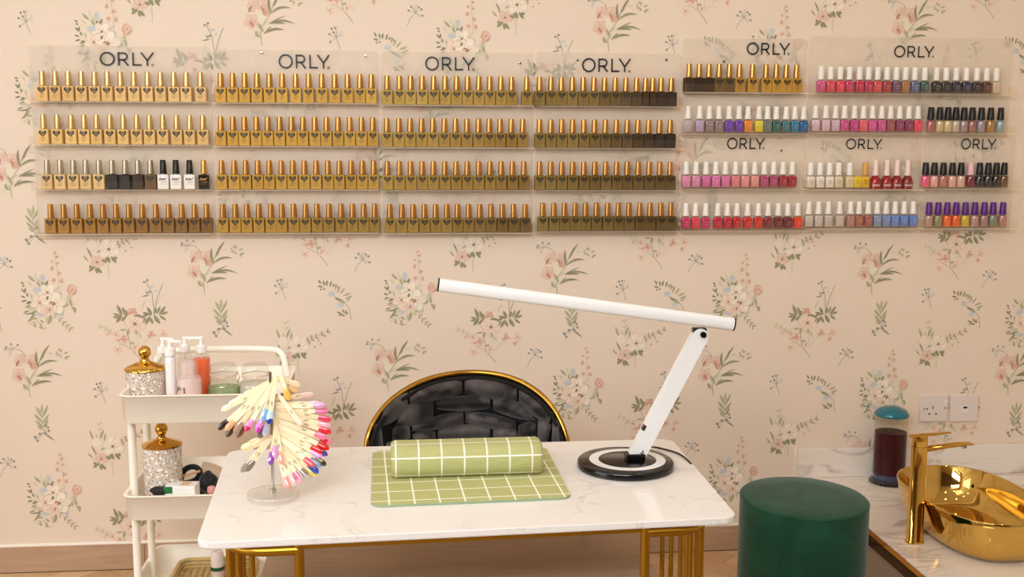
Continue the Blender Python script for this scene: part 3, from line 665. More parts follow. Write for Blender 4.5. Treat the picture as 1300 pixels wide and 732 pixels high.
def emblem(m_):
    y = -BD/2-0.00025; S = []
    def heart(k, dz): 
        pts = []
        for i in range(22):
            t = 2*PI*i/22; pts.append((k*0.78*math.sin(t)**3, k*(0.60*math.cos(t)-0.26*math.cos(2*t)-0.10*math.cos(3*t)-0.04*math.cos(4*t))+dz))
        return pts
    o, i_ = heart(0.0150, 0.0335), heart(0.0092, 0.0340)
    S.append((sum(([a, b] for a, b in zip(o, i_)), []), [(2*k, 2*k+1, 2*((k+1) % 22)+1, 2*((k+1) % 22)) for k in range(22)]))
    S.append(stroke2([(-0.007, 0.0370), (-0.0035, 0.0345), (0, 0.0365), (0.0035, 0.0345), (0.007, 0.0370)], 0.0028))
    S.append(stroke2([(-0.0045, 0.0335), (0, 0.0310), (0.0045, 0.0335)], 0.0024)); S.append(stroke2([(0, 0.0395), (0, 0.0345)], 0.0016))
    for x, z, l in ((-0.006, 0.0205, 0.004), (-0.001, 0.0205, 0.0035), (0.0035, 0.0205, 0.0035), (-0.0075, 0.0160, 0.003), (-0.003, 0.0160, 0.005), (0.004, 0.0160, 0.003), (-0.005, 0.0115, 0.010)):
        S.append(stroke2([(x, z), (x+l, z+0.0002)], 0.0012))
    for vs, fs in S:
        out = []
        for f in fs:
            a, b, c = (vs[i] for i in f[:3]); cr = (b[0]-a[0])*(c[1]-a[1])-(b[1]-a[1])*(c[0]-a[0]); out.append(f if cr > 0 else tuple(reversed(f)))
        m_.add([(x, y, z) for x, z in vs], out)
gel_print = proto_mesh('heart_emblem', emblem, INKB)
gel_print_slim = gel_print
CWd, CDp, CHt = 0.031, 0.027, 0.0445
def classic_outer(m_):
    rings = []
    for z, s_ in ((0, 0.93), (0.0015, 1), (0.035, 1.0), (0.039, 0.97), (0.0425, 0.82), (CHt, 0.5)):
        rings.append([(x*s_, y*s_, z) for x, y in oval(CWd/2, CDp/2, 5, 24)])
    loft(m_, rings, True, True, False); m_.lathe([(0.0072, CHt-0.001), (0.0072, CHt+0.002)], seg=12)
def classic_inner(m_):
    rings = []
    for z, s_ in ((0.0052, 0.80), (0.0062, 0.87), (0.034, 0.89), (0.0385, 0.84), (0.0415, 0.6)):
        rings.append([(x*s_, y*s_, z) for x, y in oval(CWd/2, CDp/2, 5, 24)])
    loft(m_, rings, True)
cls_glass = proto_mesh('glass_body', classic_outer, BGLASS); cls_in = proto_mesh('polish', classic_inner, POLISH)
cls_cap = proto_mesh('cap', lambda m_: m_.lathe([(0, 0.0462), (0.0108, 0.0462), (0.0112, 0.048), (0.0086, 0.066), (0.0080, 0.0865), (0.0072, 0.0878), (0, 0.088)], seg=14), CAPP)
str_cap = proto_mesh('cap', lambda m_: m_.lathe([(0, 0.0452), (0.0098, 0.0452), (0.0100, 0.047), (0.0092, 0.085), (0.0085, 0.0866), (0, 0.0868)], seg=14), CAPP)
wide_cap = proto_mesh('cap', lambda m_: m_.lathe([(0, 0.0440), (0.0112, 0.0440), (0.0114, 0.046), (0.0092, 0.0835), (0.0084, 0.0848), (0, 0.0850)], seg=14), CAPP)
def cls_script(m_):
    y = -CDp/2-0.0003; S = [stroke2([(-0.007+0.0014*k, 0.0265+0.0022*((-1)**k)*(0.6 if k % 3 else 1)) for k in range(11)], 0.0008), stroke2([(-0.0055, 0.0195), (0.0055, 0.0195)], 0.0007), stroke2([(-0.004, 0.0170), (0.004, 0.0170)], 0.0006)]
    for vs, fs in S: m_.add([(x, y, z) for x, z in vs], [tuple(reversed(f)) for f in fs])
cls_print = proto_mesh('label_print', cls_script, INKO)
rnd_glass = proto_mesh('glass_body', lambda m_: m_.lathe([(0, 0), (0.0142, 0), (0.0152, 0.0015), (0.0152, 0.036), (0.0140, 0.0405), (0.009, 0.0432), (0.0072, 0.0440), (0.0072, 0.046)], seg=18), BGLASS)
rnd_in = proto_mesh('polish', lambda m_: m_.lathe([(0, 0.004), (0.0128, 0.004), (0.0138, 0.006), (0.0138, 0.0355), (0.0126, 0.0395), (0.006, 0.042), (0, 0.042)], seg=18), POLISH)
dome_body = proto_mesh('bottle_body', lambda m_: m_.lathe([(0, 0), (0.0165, 0), (0.0175, 0.001), (0.0175, 0.022), (0.0165, 0.031), (0.0125, 0.040), (0.0085, 0.0435), (0.0075, 0.045)], seg=18), POLISH)
dome_cap = proto_mesh('cap', lambda m_: m_.lathe([(0, 0.044), (0.0095, 0.044), (0.0098, 0.046), (0.0098, 0.058), (0.0085, 0.0605), (0.0085, 0.0935), (0.0075, 0.0955), (0, 0.0957)], seg=14), CAPP)
def dome_script(m_):
    pts = [(-0.012+0.002*k, 0.0125+0.0028*((-1)**k)) for k in range(13)]
    vs, fs = stroke2(pts, 0.0016); m_.add([(x, -math.sqrt(max(0, 0.0178**2-x*x))-0.0002, z) for x, z in vs], [tuple(reversed(f)) for f in fs])
dome_print = proto_mesh('label_print', dome_script, INKO)
def logo_w(m_):
    S = [stroke2([(-0.011, 0.028), (-0.0075, 0.035), (-0.005, 0.028)], 0.0026), stroke2([(-0.004, 0.028), (-0.001, 0.034), (0.001, 0.029), (0.004, 0.035)], 0.0026), stroke2([(0.003, 0.029), (0.008, 0.031), (0.011, 0.036)], 0.0022), stroke2([(-0.006, 0.0225), (0.012, 0.0235)], 0.001), stroke2([(-0.008, 0.0165), (0.010, 0.0165)], 0.0005)]
    for vs, fs in S:
        out = []
        for f in fs:
            a, b, c = (vs[i] for i in f[:3]); cr = (b[0]-a[0])*(c[1]-a[1])-(b[1]-a[1])*(c[0]-a[0]); out.append(f if cr > 0 else tuple(reversed(f)))
        m_.add([(x, -BD/2-0.0003, z) for x, z in vs], out)
gelw_print = proto_mesh('label_print', logo_w, INKO)
gelw_body = proto_mesh('bottle_body', lambda m_: (m_.box(-BW/2, BW/2, -BD/2, BD/2, 0, BH, 0.0030, 2), m_.lathe([(0.0068, BH), (0.0068, BH+0.003)], seg=10)), POLISH)
gelw_cap = proto_mesh('cap', lambda m_: m_.lathe([(0.0, BH+0.0022), (0.0105, BH+0.0022), (0.0107, BH+0.004), (0.0088, BH+0.0440), (0.0078, BH+0.0455), (0, BH+0.0455)], seg=12), CAPP)
ORD = ['', 'first', 'second', 'third', 'fourth', 'fifth', 'sixth', 'seventh', 'eighth', 'ninth', 'tenth', 'eleventh', 'twelfth', 'thirteenth', 'fourteenth', 'fifteenth', 'sixteenth', 'seventeenth', 'eighteenth', 'nineteenth']
def part(name, me, parent, color=None):
    o = bpy.data.objects.new(name, me); COL.objects.link(o); o.parent = parent
    if color: o.color = lin(color)
    return o
KIND = {'gel': (('bottle_body', gel_body, 'b'), ('cap', gel_cap, 'c'), ('heart_emblem', gel_print, None)),
        'slim': (('bottle_body', slim_body, 'b'), ('cap', gel_cap, 'c')),
        'gelw': (('bottle_body', gelw_body, 'b'), ('cap', gelw_cap, 'c'), ('label_print', gelw_print, 'p')),
        'gelwg': (('bottle_body', gelw_body, 'b'), ('cap', gel_cap, 'c'), ('label_print', gelw_print, 'p')),
        'cls': (('glass_body', cls_glass, None), ('polish', cls_in, 'b'), ('cap', cls_cap, 'c'), ('label_print', cls_print, 'p')),
        'str': (('glass_body', cls_glass, None), ('polish', cls_in, 'b'), ('cap', str_cap, 'c'), ('label_print', cls_print, 'p')),
        'nocap': (('glass_body', cls_glass, None), ('polish', cls_in, 'b'), ('label_print', cls_print, 'p')),
        'rnd': (('glass_body', rnd_glass, None), ('polish', rnd_in, 'b'), ('cap', wide_cap, 'c')),
        'dome': (('bottle_body', dome_body, 'b'), ('cap', dome_cap, 'c'), ('label_print', dome_print, 'p'))}
def bottle(kind, px, prow, z, bcol, ccol, label, group, pcol=(225, 215, 210), rot=None, dy=0.0):
    x = XZ(px, prow-10, -0.031)[0]
    t = thing('nail_polish_bottle', label, 'nail polish', (x, -0.031+dy, z), group)
    t.rotation_euler.z = random.uniform(-0.05, 0.05) if rot is None else rot
    for n, me, w in KIND[kind]:
        part(n, me, t, {'b': bcol, 'c': ccol, 'p': pcol, None: None}[w])
    return t
def mixc(a, b, t): return tuple(a[i]*(1-t)+b[i]*t for i in range(3))
def jc(c, a=6): d = random.uniform(-a, a); return tuple(max(0, min(255, v+d)) for v in c)
GCAP = (208, 154, 86); PCAP = (224, 188, 128); SCAP = (200, 188, 164)
ROWN = ['top', 'second', 'third', 'bottom']
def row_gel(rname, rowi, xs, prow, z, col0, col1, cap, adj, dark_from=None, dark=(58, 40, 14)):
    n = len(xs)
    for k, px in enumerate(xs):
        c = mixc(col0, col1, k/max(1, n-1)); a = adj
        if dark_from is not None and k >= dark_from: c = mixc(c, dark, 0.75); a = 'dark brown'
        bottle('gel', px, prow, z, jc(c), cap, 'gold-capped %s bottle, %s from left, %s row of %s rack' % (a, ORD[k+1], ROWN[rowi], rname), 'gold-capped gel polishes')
def lsp(a, b, n): return [a+(b-a)*k/(n-1) for k in range(n)]
# rack 1
row_gel('leftmost', 0, [v/2.711 for v in (148, 193, 237, 283, 328, 372, 417, 463, 510, 555, 600, 643, 692)], 128.7, Z1[0], (226, 186, 118), (226, 190, 128), PCAP, 'pale gold')
row_gel('leftmost', 1, [v/2.711 for v in (152, 200, 248, 292, 335, 381, 427, 473, 517, 563, 610, 655, 700)], 183.3, Z1[1], (228, 190, 118), (222, 184, 112), PCAP, 'pale gold')
for k, v in enumerate((165, 210, 255, 298, 343, 388, 433, 477, 520, 563, 607, 654, 703)):
    px = v/2.711; lab = '%s from left, third row of leftmost rack' % ORD[k+1]
    if k < 5: bottle('gel', px, 240.2, Z1[2], jc((222, 190, 134)), SCAP, 'silver-capped pale gold bottle, '+lab, 'gold-capped gel polishes')
    elif k < 9: bottle('gel', px, 240.2, Z1[2], [(52, 42, 30), (44, 36, 28), (66, 44, 22), (112, 82, 46)][k-5], SCAP, 'silver-capped dark bottle, '+lab, 'silver-capped gel polishes')
    elif k < 12: bottle('gelw', px, 240.2, Z1[2], (245, 243, 240), (14, 13, 13), 'white bottle with black cap and black script, '+lab, 'white bottles with black caps', (20, 18, 18))
    else: bottle('gelwg', px, 240.2, Z1[2], (24, 22, 20), (226, 178, 96), 'black bottle with gold cap and gold emblem, '+lab, None, (190, 140, 70))
row_gel('leftmost', 3, [v/2.711 for v in (177, 222, 267, 313, 357, 402, 446, 492, 539, 583, 628, 672, 713)], 295.8, Z1[3], (172, 124, 44), (132, 92, 32), GCAP, 'amber')
X2 = ((44, 87, 130, 174, 218, 264, 312, 358, 405, 451, 497, 541, 582), (45, 88, 129, 172, 212, 255, 297, 338, 380, 422, 463, 505, 547, 587), (48, 93, 134, 177, 218, 261, 302, 343, 385, 427, 468, 510, 550, 590), (52, 97, 138, 181, 224, 263, 305, 347, 388, 431, 474, 515, 555, 594))
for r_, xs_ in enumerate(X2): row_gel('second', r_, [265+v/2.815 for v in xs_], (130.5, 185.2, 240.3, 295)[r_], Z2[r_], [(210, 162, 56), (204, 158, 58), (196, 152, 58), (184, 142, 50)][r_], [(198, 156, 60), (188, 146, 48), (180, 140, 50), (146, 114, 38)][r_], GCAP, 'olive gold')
X3 = ((47, 91, 131, 172, 213, 254, 295, 334, 374, 413, 453, 491, 545), (46, 89, 129, 170, 210, 251, 291, 332, 373, 411, 450, 490, 531), (48, 91, 131, 172, 212, 253, 293, 333, 374, 414, 454, 494, 535), (57, 100, 140, 180, 220, 260, 298, 338, 378, 418, 458, 498, 540))
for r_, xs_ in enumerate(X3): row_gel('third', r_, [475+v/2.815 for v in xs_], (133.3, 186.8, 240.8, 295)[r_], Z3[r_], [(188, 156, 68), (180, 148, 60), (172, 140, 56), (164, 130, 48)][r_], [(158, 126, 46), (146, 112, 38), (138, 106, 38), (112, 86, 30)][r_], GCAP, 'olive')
X4 = ((42, 83, 120, 159, 198, 236, 274, 312, 350, 388, 420, 446, 476, 512), (42, 82, 121, 160, 200, 238, 277, 316, 355, 393, 431, 470, 508), (42, 82, 121, 160, 200, 239, 278, 317, 355, 394, 433, 471, 508), (53, 93, 131, 169, 206, 245, 285, 323, 361, 400, 436, 475, 511))
for r_, xs_ in enumerate(X4):
    n = len(xs_)
    for k, v in enumerate(xs_):
        t = k/(n-1); c = mixc((134, 110, 44), (52, 32, 12), max(0, min(1, t*1.5-0.4))) if r_ < 2 else mixc((132, 108, 44), (92, 68, 24), t)
        knd = 'slim' if (r_ == 0 and k in (10, 11)) else 'gel'
        bottle(knd, 670+v/2.815, (134.5, 187.6, 240.8, 292.8)[r_], Z4[r_], jc(c), GCAP, 'gold-capped dark olive bottle, %s from left, %s row of fourth rack' % (ORD[k+1], ROWN[r_]), 'gold-capped gel polishes', rot=0 if knd == 'slim' else None)
for k, v in enumerate((102, 169, 234, 301, 368, 436, 522, 612, 680, 746, 814)):
    c = [(64, 42, 14), (56, 36, 12), (60, 38, 14), (108, 82, 28), (100, 76, 28), (170, 128, 46), (184, 138, 44), (188, 142, 48), (186, 142, 52), (188, 142, 48), (184, 138, 46)][k]
    bottle('gel', 855+v/5.228, 117.2, Z5[0], c, GCAP, 'gold-capped %s bottle, %s from left above the white-capped purple polishes' % ('dark brown' if k < 5 else 'amber gold', ORD[k+1]), 'gold-capped gel polishes')
WCAP = (240, 236, 230); KCAP = (18, 16, 16); UCAP = (92, 22, 128)
def row_cls(kind, xs, prow, z, cols, cap, capn, where, group, pcol=(232, 222, 218)):
    for k, (px, (cn, c)) in enumerate(zip(xs, cols)):
        bottle(kind, px, prow, z, c, cap, '%s-capped %s polish, %s from left %s' % (capn, cn, ORD[k+1], where), group, mixc(c, (245, 238, 235), 0.55) if pcol is None else pcol)
row_cls('cls', [855+v/5.228 for v in (95, 172, 237, 300, 367, 433, 493, 565, 622, 680, 745, 803, 862)], 169.2, Z5[1],
  [('silver lilac', (190, 172, 186)), ('pale lilac', (184, 160, 196)), ('mauve grey', (150, 128, 130)), ('taupe grey', (146, 126, 128)), ('violet', (108, 52, 176)), ('violet', (106, 54, 172)), ('orange', (236, 138, 44)), ('yellow', (226, 206, 44)), ('grey green', (106, 118, 116)), ('dark teal', (42, 100, 100)), ('teal grey', (54, 112, 122)), ('blue teal', (30, 122, 160)), ('blue', (6, 92, 158))], WCAP, 'white', 'in purple and blue row', 'white-capped polishes', None)
row_cls('str', [1015+v/4.561 for v in (123, 178, 234, 287, 345, 397, 450, 504, 558, 611, 665, 722, 790, 846, 904, 963, 1023, 1080, 1137)], 119.2, Z6[0],
  [('magenta pink', (206, 70, 130)), ('coral pink', (222, 66, 92)), ('coral red', (226, 58, 82)), ('magenta', (198, 40, 96)), ('crimson', (196, 22, 66)), ('deep pink', (190, 26, 78)), ('coral', (210, 66, 72)), ('brick red', (166, 44, 52)), ('purple', (112, 66, 104)), ('bronze', (168, 112, 60)), ('slate blue', (92, 98, 142)), ('dark green', (32, 84, 78)), ('black', (22, 20, 24)), ('black', (20, 18, 22)), ('dark navy', (26, 22, 48)), ('navy', (30, 26, 70)), ('black plum', (30, 20, 26)), ('maroon brown', (86, 36, 28)), ('clear', (214, 190, 166))], WCAP, 'white', 'in top right row', 'white-capped polishes', None)
row_cls('cls', [1015+v/4.561 for v in (90, 150, 206, 258, 315, 367, 420, 473, 525, 577, 630, 683)], 168.6, Z6[1],
  [('pale lilac', (214, 186, 206)), ('pale pink', (216, 182, 200)), ('pale lilac', (208, 176, 196)), ('orchid pink', (202, 74, 140)), ('magenta', (196, 58, 134)), ('coral pink', (232, 88, 106)), ('pink', (212, 84, 150)), ('pink', (206, 76, 148)), ('dusty rose', (158, 78, 84)), ('plum', (142, 46, 92)), ('dark plum', (134, 42, 94)), ('coral red', (232, 58, 86))], WCAP, 'white', 'in second row of wide upper right rack', 'white-capped polishes', None)
row_cls('rnd', [1015+v/4.561 for v in (758, 810, 857, 903, 950, 998, 1050, 1104, 1162)], 168.6, Z6[1],
  [('rose red', (176, 90, 92)), ('pale gold', (206, 180, 136)), ('cream yellow', (214, 192, 140)), ('pale grey', (192, 180, 166)), ('mauve grey', (160, 140, 140)), ('rose', (158, 104, 96)), ('lilac grey', (158, 142, 158)), ('amber', (172, 122, 44)), ('pale blue', (148, 168, 178))], KCAP, 'black', 'above rightmost logo', 'black-capped polishes')
row_cls('cls', [855+v/5.05 for v in (80, 143, 207, 270, 332, 396, 457, 519, 580, 640, 700, 760)], 239.2, Z7[0],
  [('light pink', (228, 142, 184)), ('light mauve pink', (220, 142, 186)), ('orchid pink', (216, 102, 172)), ('pink', (224, 118, 178)), ('pink', (222, 116, 172)), ('salmon pink', (226, 128, 142)), ('light salmon', (230, 148, 150)), ('peach', (228, 150, 146)), ('berry mauve', (176, 64, 112)), ('mauve', (172, 66, 110)), ('crimson', (168, 24, 56)), ('crimson', (164, 22, 48))], WCAP, 'white', 'in pink row of lower rack', 'white-capped polishes', None)
row_cls('cls', [855+v/5.05 for v in (78, 140, 205, 282, 344, 405, 473, 541, 605, 670, 731, 795)], 291.7, Z7[1],
  [('magenta', (200, 44, 104)), ('coral pink', (222, 52, 80)), ('magenta', (196, 40, 98)), ('crimson', (196, 14, 56)), ('crimson', (194, 10, 48)), ('red', (196, 10, 20)), ('red', (206, 16, 12)), ('scarlet', (212, 28, 16)), ('dark red', (132, 8, 36)), ('dark maroon', (116, 8, 34)), ('maroon', (110, 10, 34)), ('orange red', (232, 58, 16))], WCAP, 'white', 'in bottom red row', 'white-capped polishes', None)
xs8 = [1015+v/4.561 for v in (62, 117, 172, 224, 288)]
row_cls('str', xs8, 239.8, Z8[0], [('white', (238, 228, 214)), ('white', (240, 232, 220)), ('white', (240, 232, 220)), ('cream', (226, 214, 184)), ('cream', (228, 210, 160))], WCAP, 'white', 'beside the red dome bottles', 'white-capped polishes', (150, 140, 130))
bottle('nocap', 1015+333/4.561, 239.8, Z8[0], (232, 200, 16), WCAP, 'yellow polish bottle without cap beside red dome bottles', None, (150, 120, 20))
bottle('str', 1015+378/4.561, 239.8, Z8[0], (226, 176, 12), (220, 160, 70), 'yellow polish bottle with gold cap beside red dome bottles', None, (120, 90, 20))
for k, v in enumerate((438, 503, 562, 624)):
    bottle('dome', 1015+v/4.561, 239.8, Z8[0], [(158, 12, 18), (150, 14, 22), (140, 12, 20), (122, 12, 22)][k], (240, 214, 206), 'red dome bottle with pale pink cap, %s from left' % ORD[k+1], 'red dome bottles', (240, 220, 220))
row_cls('cls', [1015+v/4.561 for v in (52, 108, 165, 230, 293, 342, 395, 447, 499, 550, 602, 655)], 289.2, Z8[1],
  [('pale grey', (206, 194, 188)), ('pale grey', (204, 190, 184)), ('pale grey', (202, 188, 182)), ('pale grey', (202, 186, 178)), ('rosy beige', (178, 128, 116)), ('copper', (172, 100, 74)), ('rose brown', (162, 88, 82)), ('blue grey', (132, 150, 184)), ('steel blue', (120, 146, 196)), ('cornflower blue', (104, 138, 210)), ('cornflower blue', (100, 134, 206)), ('cornflower blue', (98, 132, 212))], WCAP, 'white', 'in bottom row of pale blue rack', 'white-capped polishes', None)
for k, (v, cn, c) in enumerate(((727, 'hot pink', (236, 92, 134)), (778, 'pale pink', (228, 170, 160)), (830, 'rose brown', (190, 120, 104)), (882, 'pale pink', (224, 172, 160)), (933, 'pale beige', (222, 178, 162)), (988, 'dark red', (124, 12, 44)), (1040, 'black', (18, 16, 16)), (1090, 'black', (16, 14, 14)), (1137, 'black brown', (34, 20, 16)), (1182, 'brown', (104, 66, 22)))):
    bottle('rnd', 1015+v/4.561, 238.8, Z9[0], c, (236, 184, 196) if k == 5 else KCAP, '%s-capped %s polish, %s from left under rightmost logo' % ('pink' if k == 5 else 'black', cn, ORD[k+1]), 'black-capped polishes')
row_cls('rnd', [1015+v/4.561 for v in (747, 800, 852, 904, 957, 1012, 1067, 1118, 1174)], 289, Z9[1],
  [('pale mauve', (186, 146, 138)), ('olive grey', (146, 138, 96)), ('orange', (236, 104, 24)), ('orange', (234, 100, 26)), ('yellow', (214, 178, 50)), ('pale rose', (186, 148, 134)), ('mauve', (168, 124, 126)), ('grey green', (126, 136, 112)), ('rose', (184, 124, 116))], UCAP, 'purple', 'in bottom right row', 'purple-capped polishes')

# ================================================================== CHAIR
CXC, CYC, CK = 0.172, -0.60, 2.4
def on_back(px, py, fwd=0.0):
    """point where the sight line meets the curved inner face of the chair back"""
    d = ray(px, py); lo, hi = 0.5, 4.0
    def g(t): 
        P = CP+t*d; return P[1]-(CYC-fwd-CK*(P[0]-CXC)**2)
    lo, hi = 1.9/d[1]*0.9, 3.4/d[1]
    for _ in range(50):
        mdl = (lo+hi)/2
        if g(mdl) < 0: lo = mdl
        else: hi = mdl
    return CP+lo*d
chair = thing('barrel_chair', 'black velvet woven barrel chair with gold rim behind the table', 'chair', (CXC, CYC-0.2, 0))
VEL = velvet_mat('charcoal_velvet', (34, 31, 31), (98, 91, 89), 0.5)
VELD = velvet_mat('black_velvet', (10, 9, 9), (22, 20, 20), 0.1)
rim_px = [(464.5, 575), (466.5, 556), (472, 541), (481, 526), (494, 511), (512, 497), (535, 485), (560, 477.5), (590, 473.5), (618, 474), (645, 479), (668, 488), (688, 502), (703, 519), (712, 535), (719, 553), (723, 570)]
rim = [Vector(on_back(*p)) for p in rim_px]
def smooth(P, it=2):
    for _ in range(it):
        Q = [P[0]]
        for a, b in zip(P, P[1:]): Q += [a*0.75+b*0.25, a*0.25+b*0.75]
        P = Q+[P[-1]]
    return P
lo_l = [Vector((rim[0].x-0.004, rim[0].y-0.02, 0.52)), Vector((rim[0].x+0.005, rim[0].y-0.03, 0.42))]
lo_r = [Vector((rim[-1].x+0.004, rim[-1].y-0.02, 0.52)), Vector((rim[-1].x-0.005, rim[-1].y-0.03, 0.42))]
full = lo_l[::-1]+rim+lo_r
fs_ = smooth(full)
MB().tube([p+Vector((0, 0.012, 0)) for p in fs_], 0.0078, 10).build('gold_rim', pmat('brushed_gold_rim', (186, 142, 58), 0.24, 1.0, 0.03), chair)
MB().tube([p+Vector((0, -0.006, 0))-(p-Vector((CXC, p.y, 0.55))).normalized()*0.014 for p in fs_], 0.0055, 8).build('piping', VELD, chair)
# padded shell behind the woven straps
mbs = MB(); cols = 24; rows_ = 8; vs = []
def rim_z(x):
    best = None
    P = sorted(rim, key=lambda p: p.x)
    if x <= P[0].x: return P[0].z
    if x >= P[-1].x: return P[-1].z
    for a, b in zip(P, P[1:]):
        if a.x <= x <= b.x: return a.z+(b.z-a.z)*(x-a.x)/max(1e-6, b.x-a.x)
xl_, xr_ = rim[0].x+0.004, rim[-1].x-0.004
for side in (0, 1):
    for j in range(rows_+1):
        for i in range(cols+1):
            x = xl_+(xr_-xl_)*(0.5-0.5*math.cos(PI*i/cols)); zt2 = rim_z(x)-0.008; z = 0.42+(zt2-0.42)*j/rows_
            y = CYC-CK*(x-CXC)**2+(0.004 if side == 0 else 0.045); vs.append((x, y, z))
fsx = []; st_ = cols+1; tot = st_*(rows_+1)
for j in range(rows_):
    for i in range(cols):
        a = j*st_+i; fsx.append((a, a+1, a+st_+1, a+st_)); a += tot; fsx.append((a, a+st_, a+st_+1, a+1))
for i in range(cols): a = rows_*st_+i; fsx.append((a, a+1, tot+a+1, tot+a)); fsx.append((i, tot+i, tot+i+1, i+1))
for j in range(rows_): a = j*st_; fsx.append((a, a+st_, tot+a+st_, tot+a)); a = j*st_+cols; fsx.append((a, tot+a, tot+a+st_, a+st_))
mbs.add(vs, fsx, True); mbs.build('back_shell', VELD, chair)
def strap(q, bow=3.2, h=0.032):
    """padded strap from four pixel corners: left-top, right-top, right-bottom, left-bottom"""
    n, mrow = 12, 7; vs = []; m_ = MB()
    cq = (sum(p[0] for p in q)/4, sum(p[1] for p in q)/4); q = [(cq[0]+(p[0]-cq[0])*1.005, cq[1]+(p[1]-cq[1])*1.02) for p in q]
    for j in range(mrow+1):
        v = j/mrow
        for i in range(n+1):
            u = i/n
            px = (q[0][0]*(1-u)+q[1][0]*u)*(1-v)+(q[3][0]*(1-u)+q[2][0]*u)*v
            py = (q[0][1]*(1-u)+q[1][1]*u)*(1-v)+(q[3][1]*(1-u)+q[2][1]*u)*v
            py += bow*math.sin(PI*u)*(2*v-1)
            b = (math.sin(PI*v)**0.55)*(0.35+0.65*math.sin(PI*u)**0.7)
            vs.append(tuple(on_back(px, py, 0.001+h*b)))
    m_.add(vs, [(j*(n+1)+i, (j+1)*(n+1)+i, (j+1)*(n+1)+i+1, j*(n+1)+i+1) for j in range(mrow) for i in range(n)], True)
    m_.build('woven_strap', VEL, chair)
for q in ([(520, 497), (586, 479), (587, 499), (520, 511)], [(590, 479), (656, 489), (656, 507), (590, 499)], [(487, 521), (517, 498), (518, 522), (479, 542)], [(659, 492), (702, 524), (696, 538), (659, 511)],
          [(516, 514), (551, 510), (550, 530), (500, 543)], [(553, 507), (622, 503), (622, 518), (554, 519)], [(626, 505), (660, 511), (682, 534), (626, 520)],
          [(524, 539), (588, 522), (589, 537), (523, 547)], [(591, 522), (655, 534), (655, 546), (591, 536)], [(498, 545), (520, 540), (521, 556), (498, 558)], [(475, 541), (484, 541), (487, 570), (473, 570)],
          [(683, 532), (700, 540), (694, 566), (682, 552)], [(702, 532), (710, 539), (716, 566), (700, 566)], [(556, 543), (622, 540), (622, 554), (556, 556)], [(626, 545), (655, 545), (660, 558), (626, 556)], [(524, 551), (553, 548), (553, 562), (524, 562)],
          [(658, 540), (681, 537), (681, 553), (658, 556)], [(523, 566), (588, 560), (588, 578), (523, 580)], [(591, 560), (655, 560), (655, 580), (591, 578)], [(660, 562), (694, 570), (690, 584), (660, 580)], [(490, 562), (520, 562), (520, 580), (490, 580)]):
    strap(q)
# seat and legs (mostly behind the table)
m_ = MB(); rings = []
for z, k in ((0.36, 0.9), (0.37, 0.98), (0.43, 1.0), (0.455, 0.95), (0.462, 0.8)): rings.append([(x, y, z) for x, y in oval(0.235*k, 0.22*k, 2.6, 32, CXC, CYC-0.235)])
loft(m_, rings); m_.build('seat', VEL, chair)
for sx_ in (-1, 1):
    for sy_ in (-1, 1): MB().tube([(CXC+sx_*0.17, CYC-0.235+sy_*0.14, 0.37), (CXC+sx_*0.205, CYC-0.235+sy_*0.175, 0.0)], [0.012, 0.008], 10).build('leg', GOLDSATIN, chair)

# ================================================================== TROLLEY
CF, CB = -0.80, -0.455            # front and back of the trays
xL = XZ(150, 500, CF)[0]; xR = xL+0.405
cart = thing('rolling_trolley', 'cream metal three-tier trolley loaded with jars and bottles', 'trolley', ((xL+xR)/2, (CF+CB)/2, 0))
ZR = [XZ(200, 501.5, CF)[1], XZ(200, 629, CF)[1]]; ZR.append(2*ZR[1]-ZR[0]+0.002)
TRD = [0.074, 0.066, 0.066]
def tray(zr, dp, grow=0.0):
    x0, x1, y0, y1 = xL+grow, xR-grow, CF, CB
    o = rounded_poly([(x0, y0), (x1, y0), (x1, y1), (x0, y1)], 0.032, 6); c = ((x0+x1)/2, (y0+y1)/2)
    def ins(d): return [(c[0]+(x-c[0])*(1-2*d/(x1-x0)), c[1]+(y-c[1])*(1-2*d/(y1-y0))) for x, y in o]
    m_ = MB(); rr = [[(x, y, z) for x, y in ins(d)] for d, z in ((0.006, zr-dp), (0.002, zr-dp+0.003), (0.0006, zr-0.004), (-0.004, zr-0.003), (-0.005, zr-0.001), (-0.004, zr), (0.003, zr), (0.004, zr-0.002), (0.010, zr-dp+0.006), (0.016, zr-dp+0.003))]
    loft(m_, rr, True); return m_.build('tray', CREAM, cart)
for z, d in zip(ZR, TRD): tray(z, d)
lp = []
for sx_ in (0, 1):
    for sy_ in (0, 1):
        x = (xL+0.010) if sx_ == 0 else (xR-0.010); y = (CF+0.075) if sy_ == 0 else (CF+0.235)
        MB().tube([(x, y, 0.075), (x, y, ZR[0]-0.03)], 0.0105, 12).build('leg', CREAM, cart)
        w = MB(); w.lathe([(0.0, -0.011), (0.024, -0.011), (0.028, -0.007), (0.028, 0.007), (0.024, 0.011), (0, 0.011)], seg=18)
        w.v = [(x+z_, y+x_, 0.028+y_) for x_, y_, z_ in w.v]; w.build('castor', BLACKP, cart)
        MB().box(x-0.013, x+0.013, y-0.012, y+0.012, 0.05, 0.08, 0.003, 1).build('castor_fork', CHROME, cart)
hz_ = XZ(250, 443, CB-0.02)[1]; hy = CB-0.02; hx0, hx1 = xL+0.026, xR-0.026
hp = [Vector((hx0-0.004, hy-0.025, ZR[0]-0.02)), Vector((hx0, hy-0.02, ZR[0]+0.02)), Vector((hx0+0.008, hy-0.008, hz_-0.012)), Vector((hx0+0.035, hy, hz_)), Vector((hx1-0.035, hy, hz_)), Vector((hx1-0.008, hy-0.008, hz_-0.012)), Vector((hx1, hy-0.02, ZR[0]+0.02)), Vector((hx1+0.004, hy-0.025, ZR[0]-0.02))]
MB().tube(smooth(hp, 3), 0.0095, 10).build('push_handle', CREAM, cart)
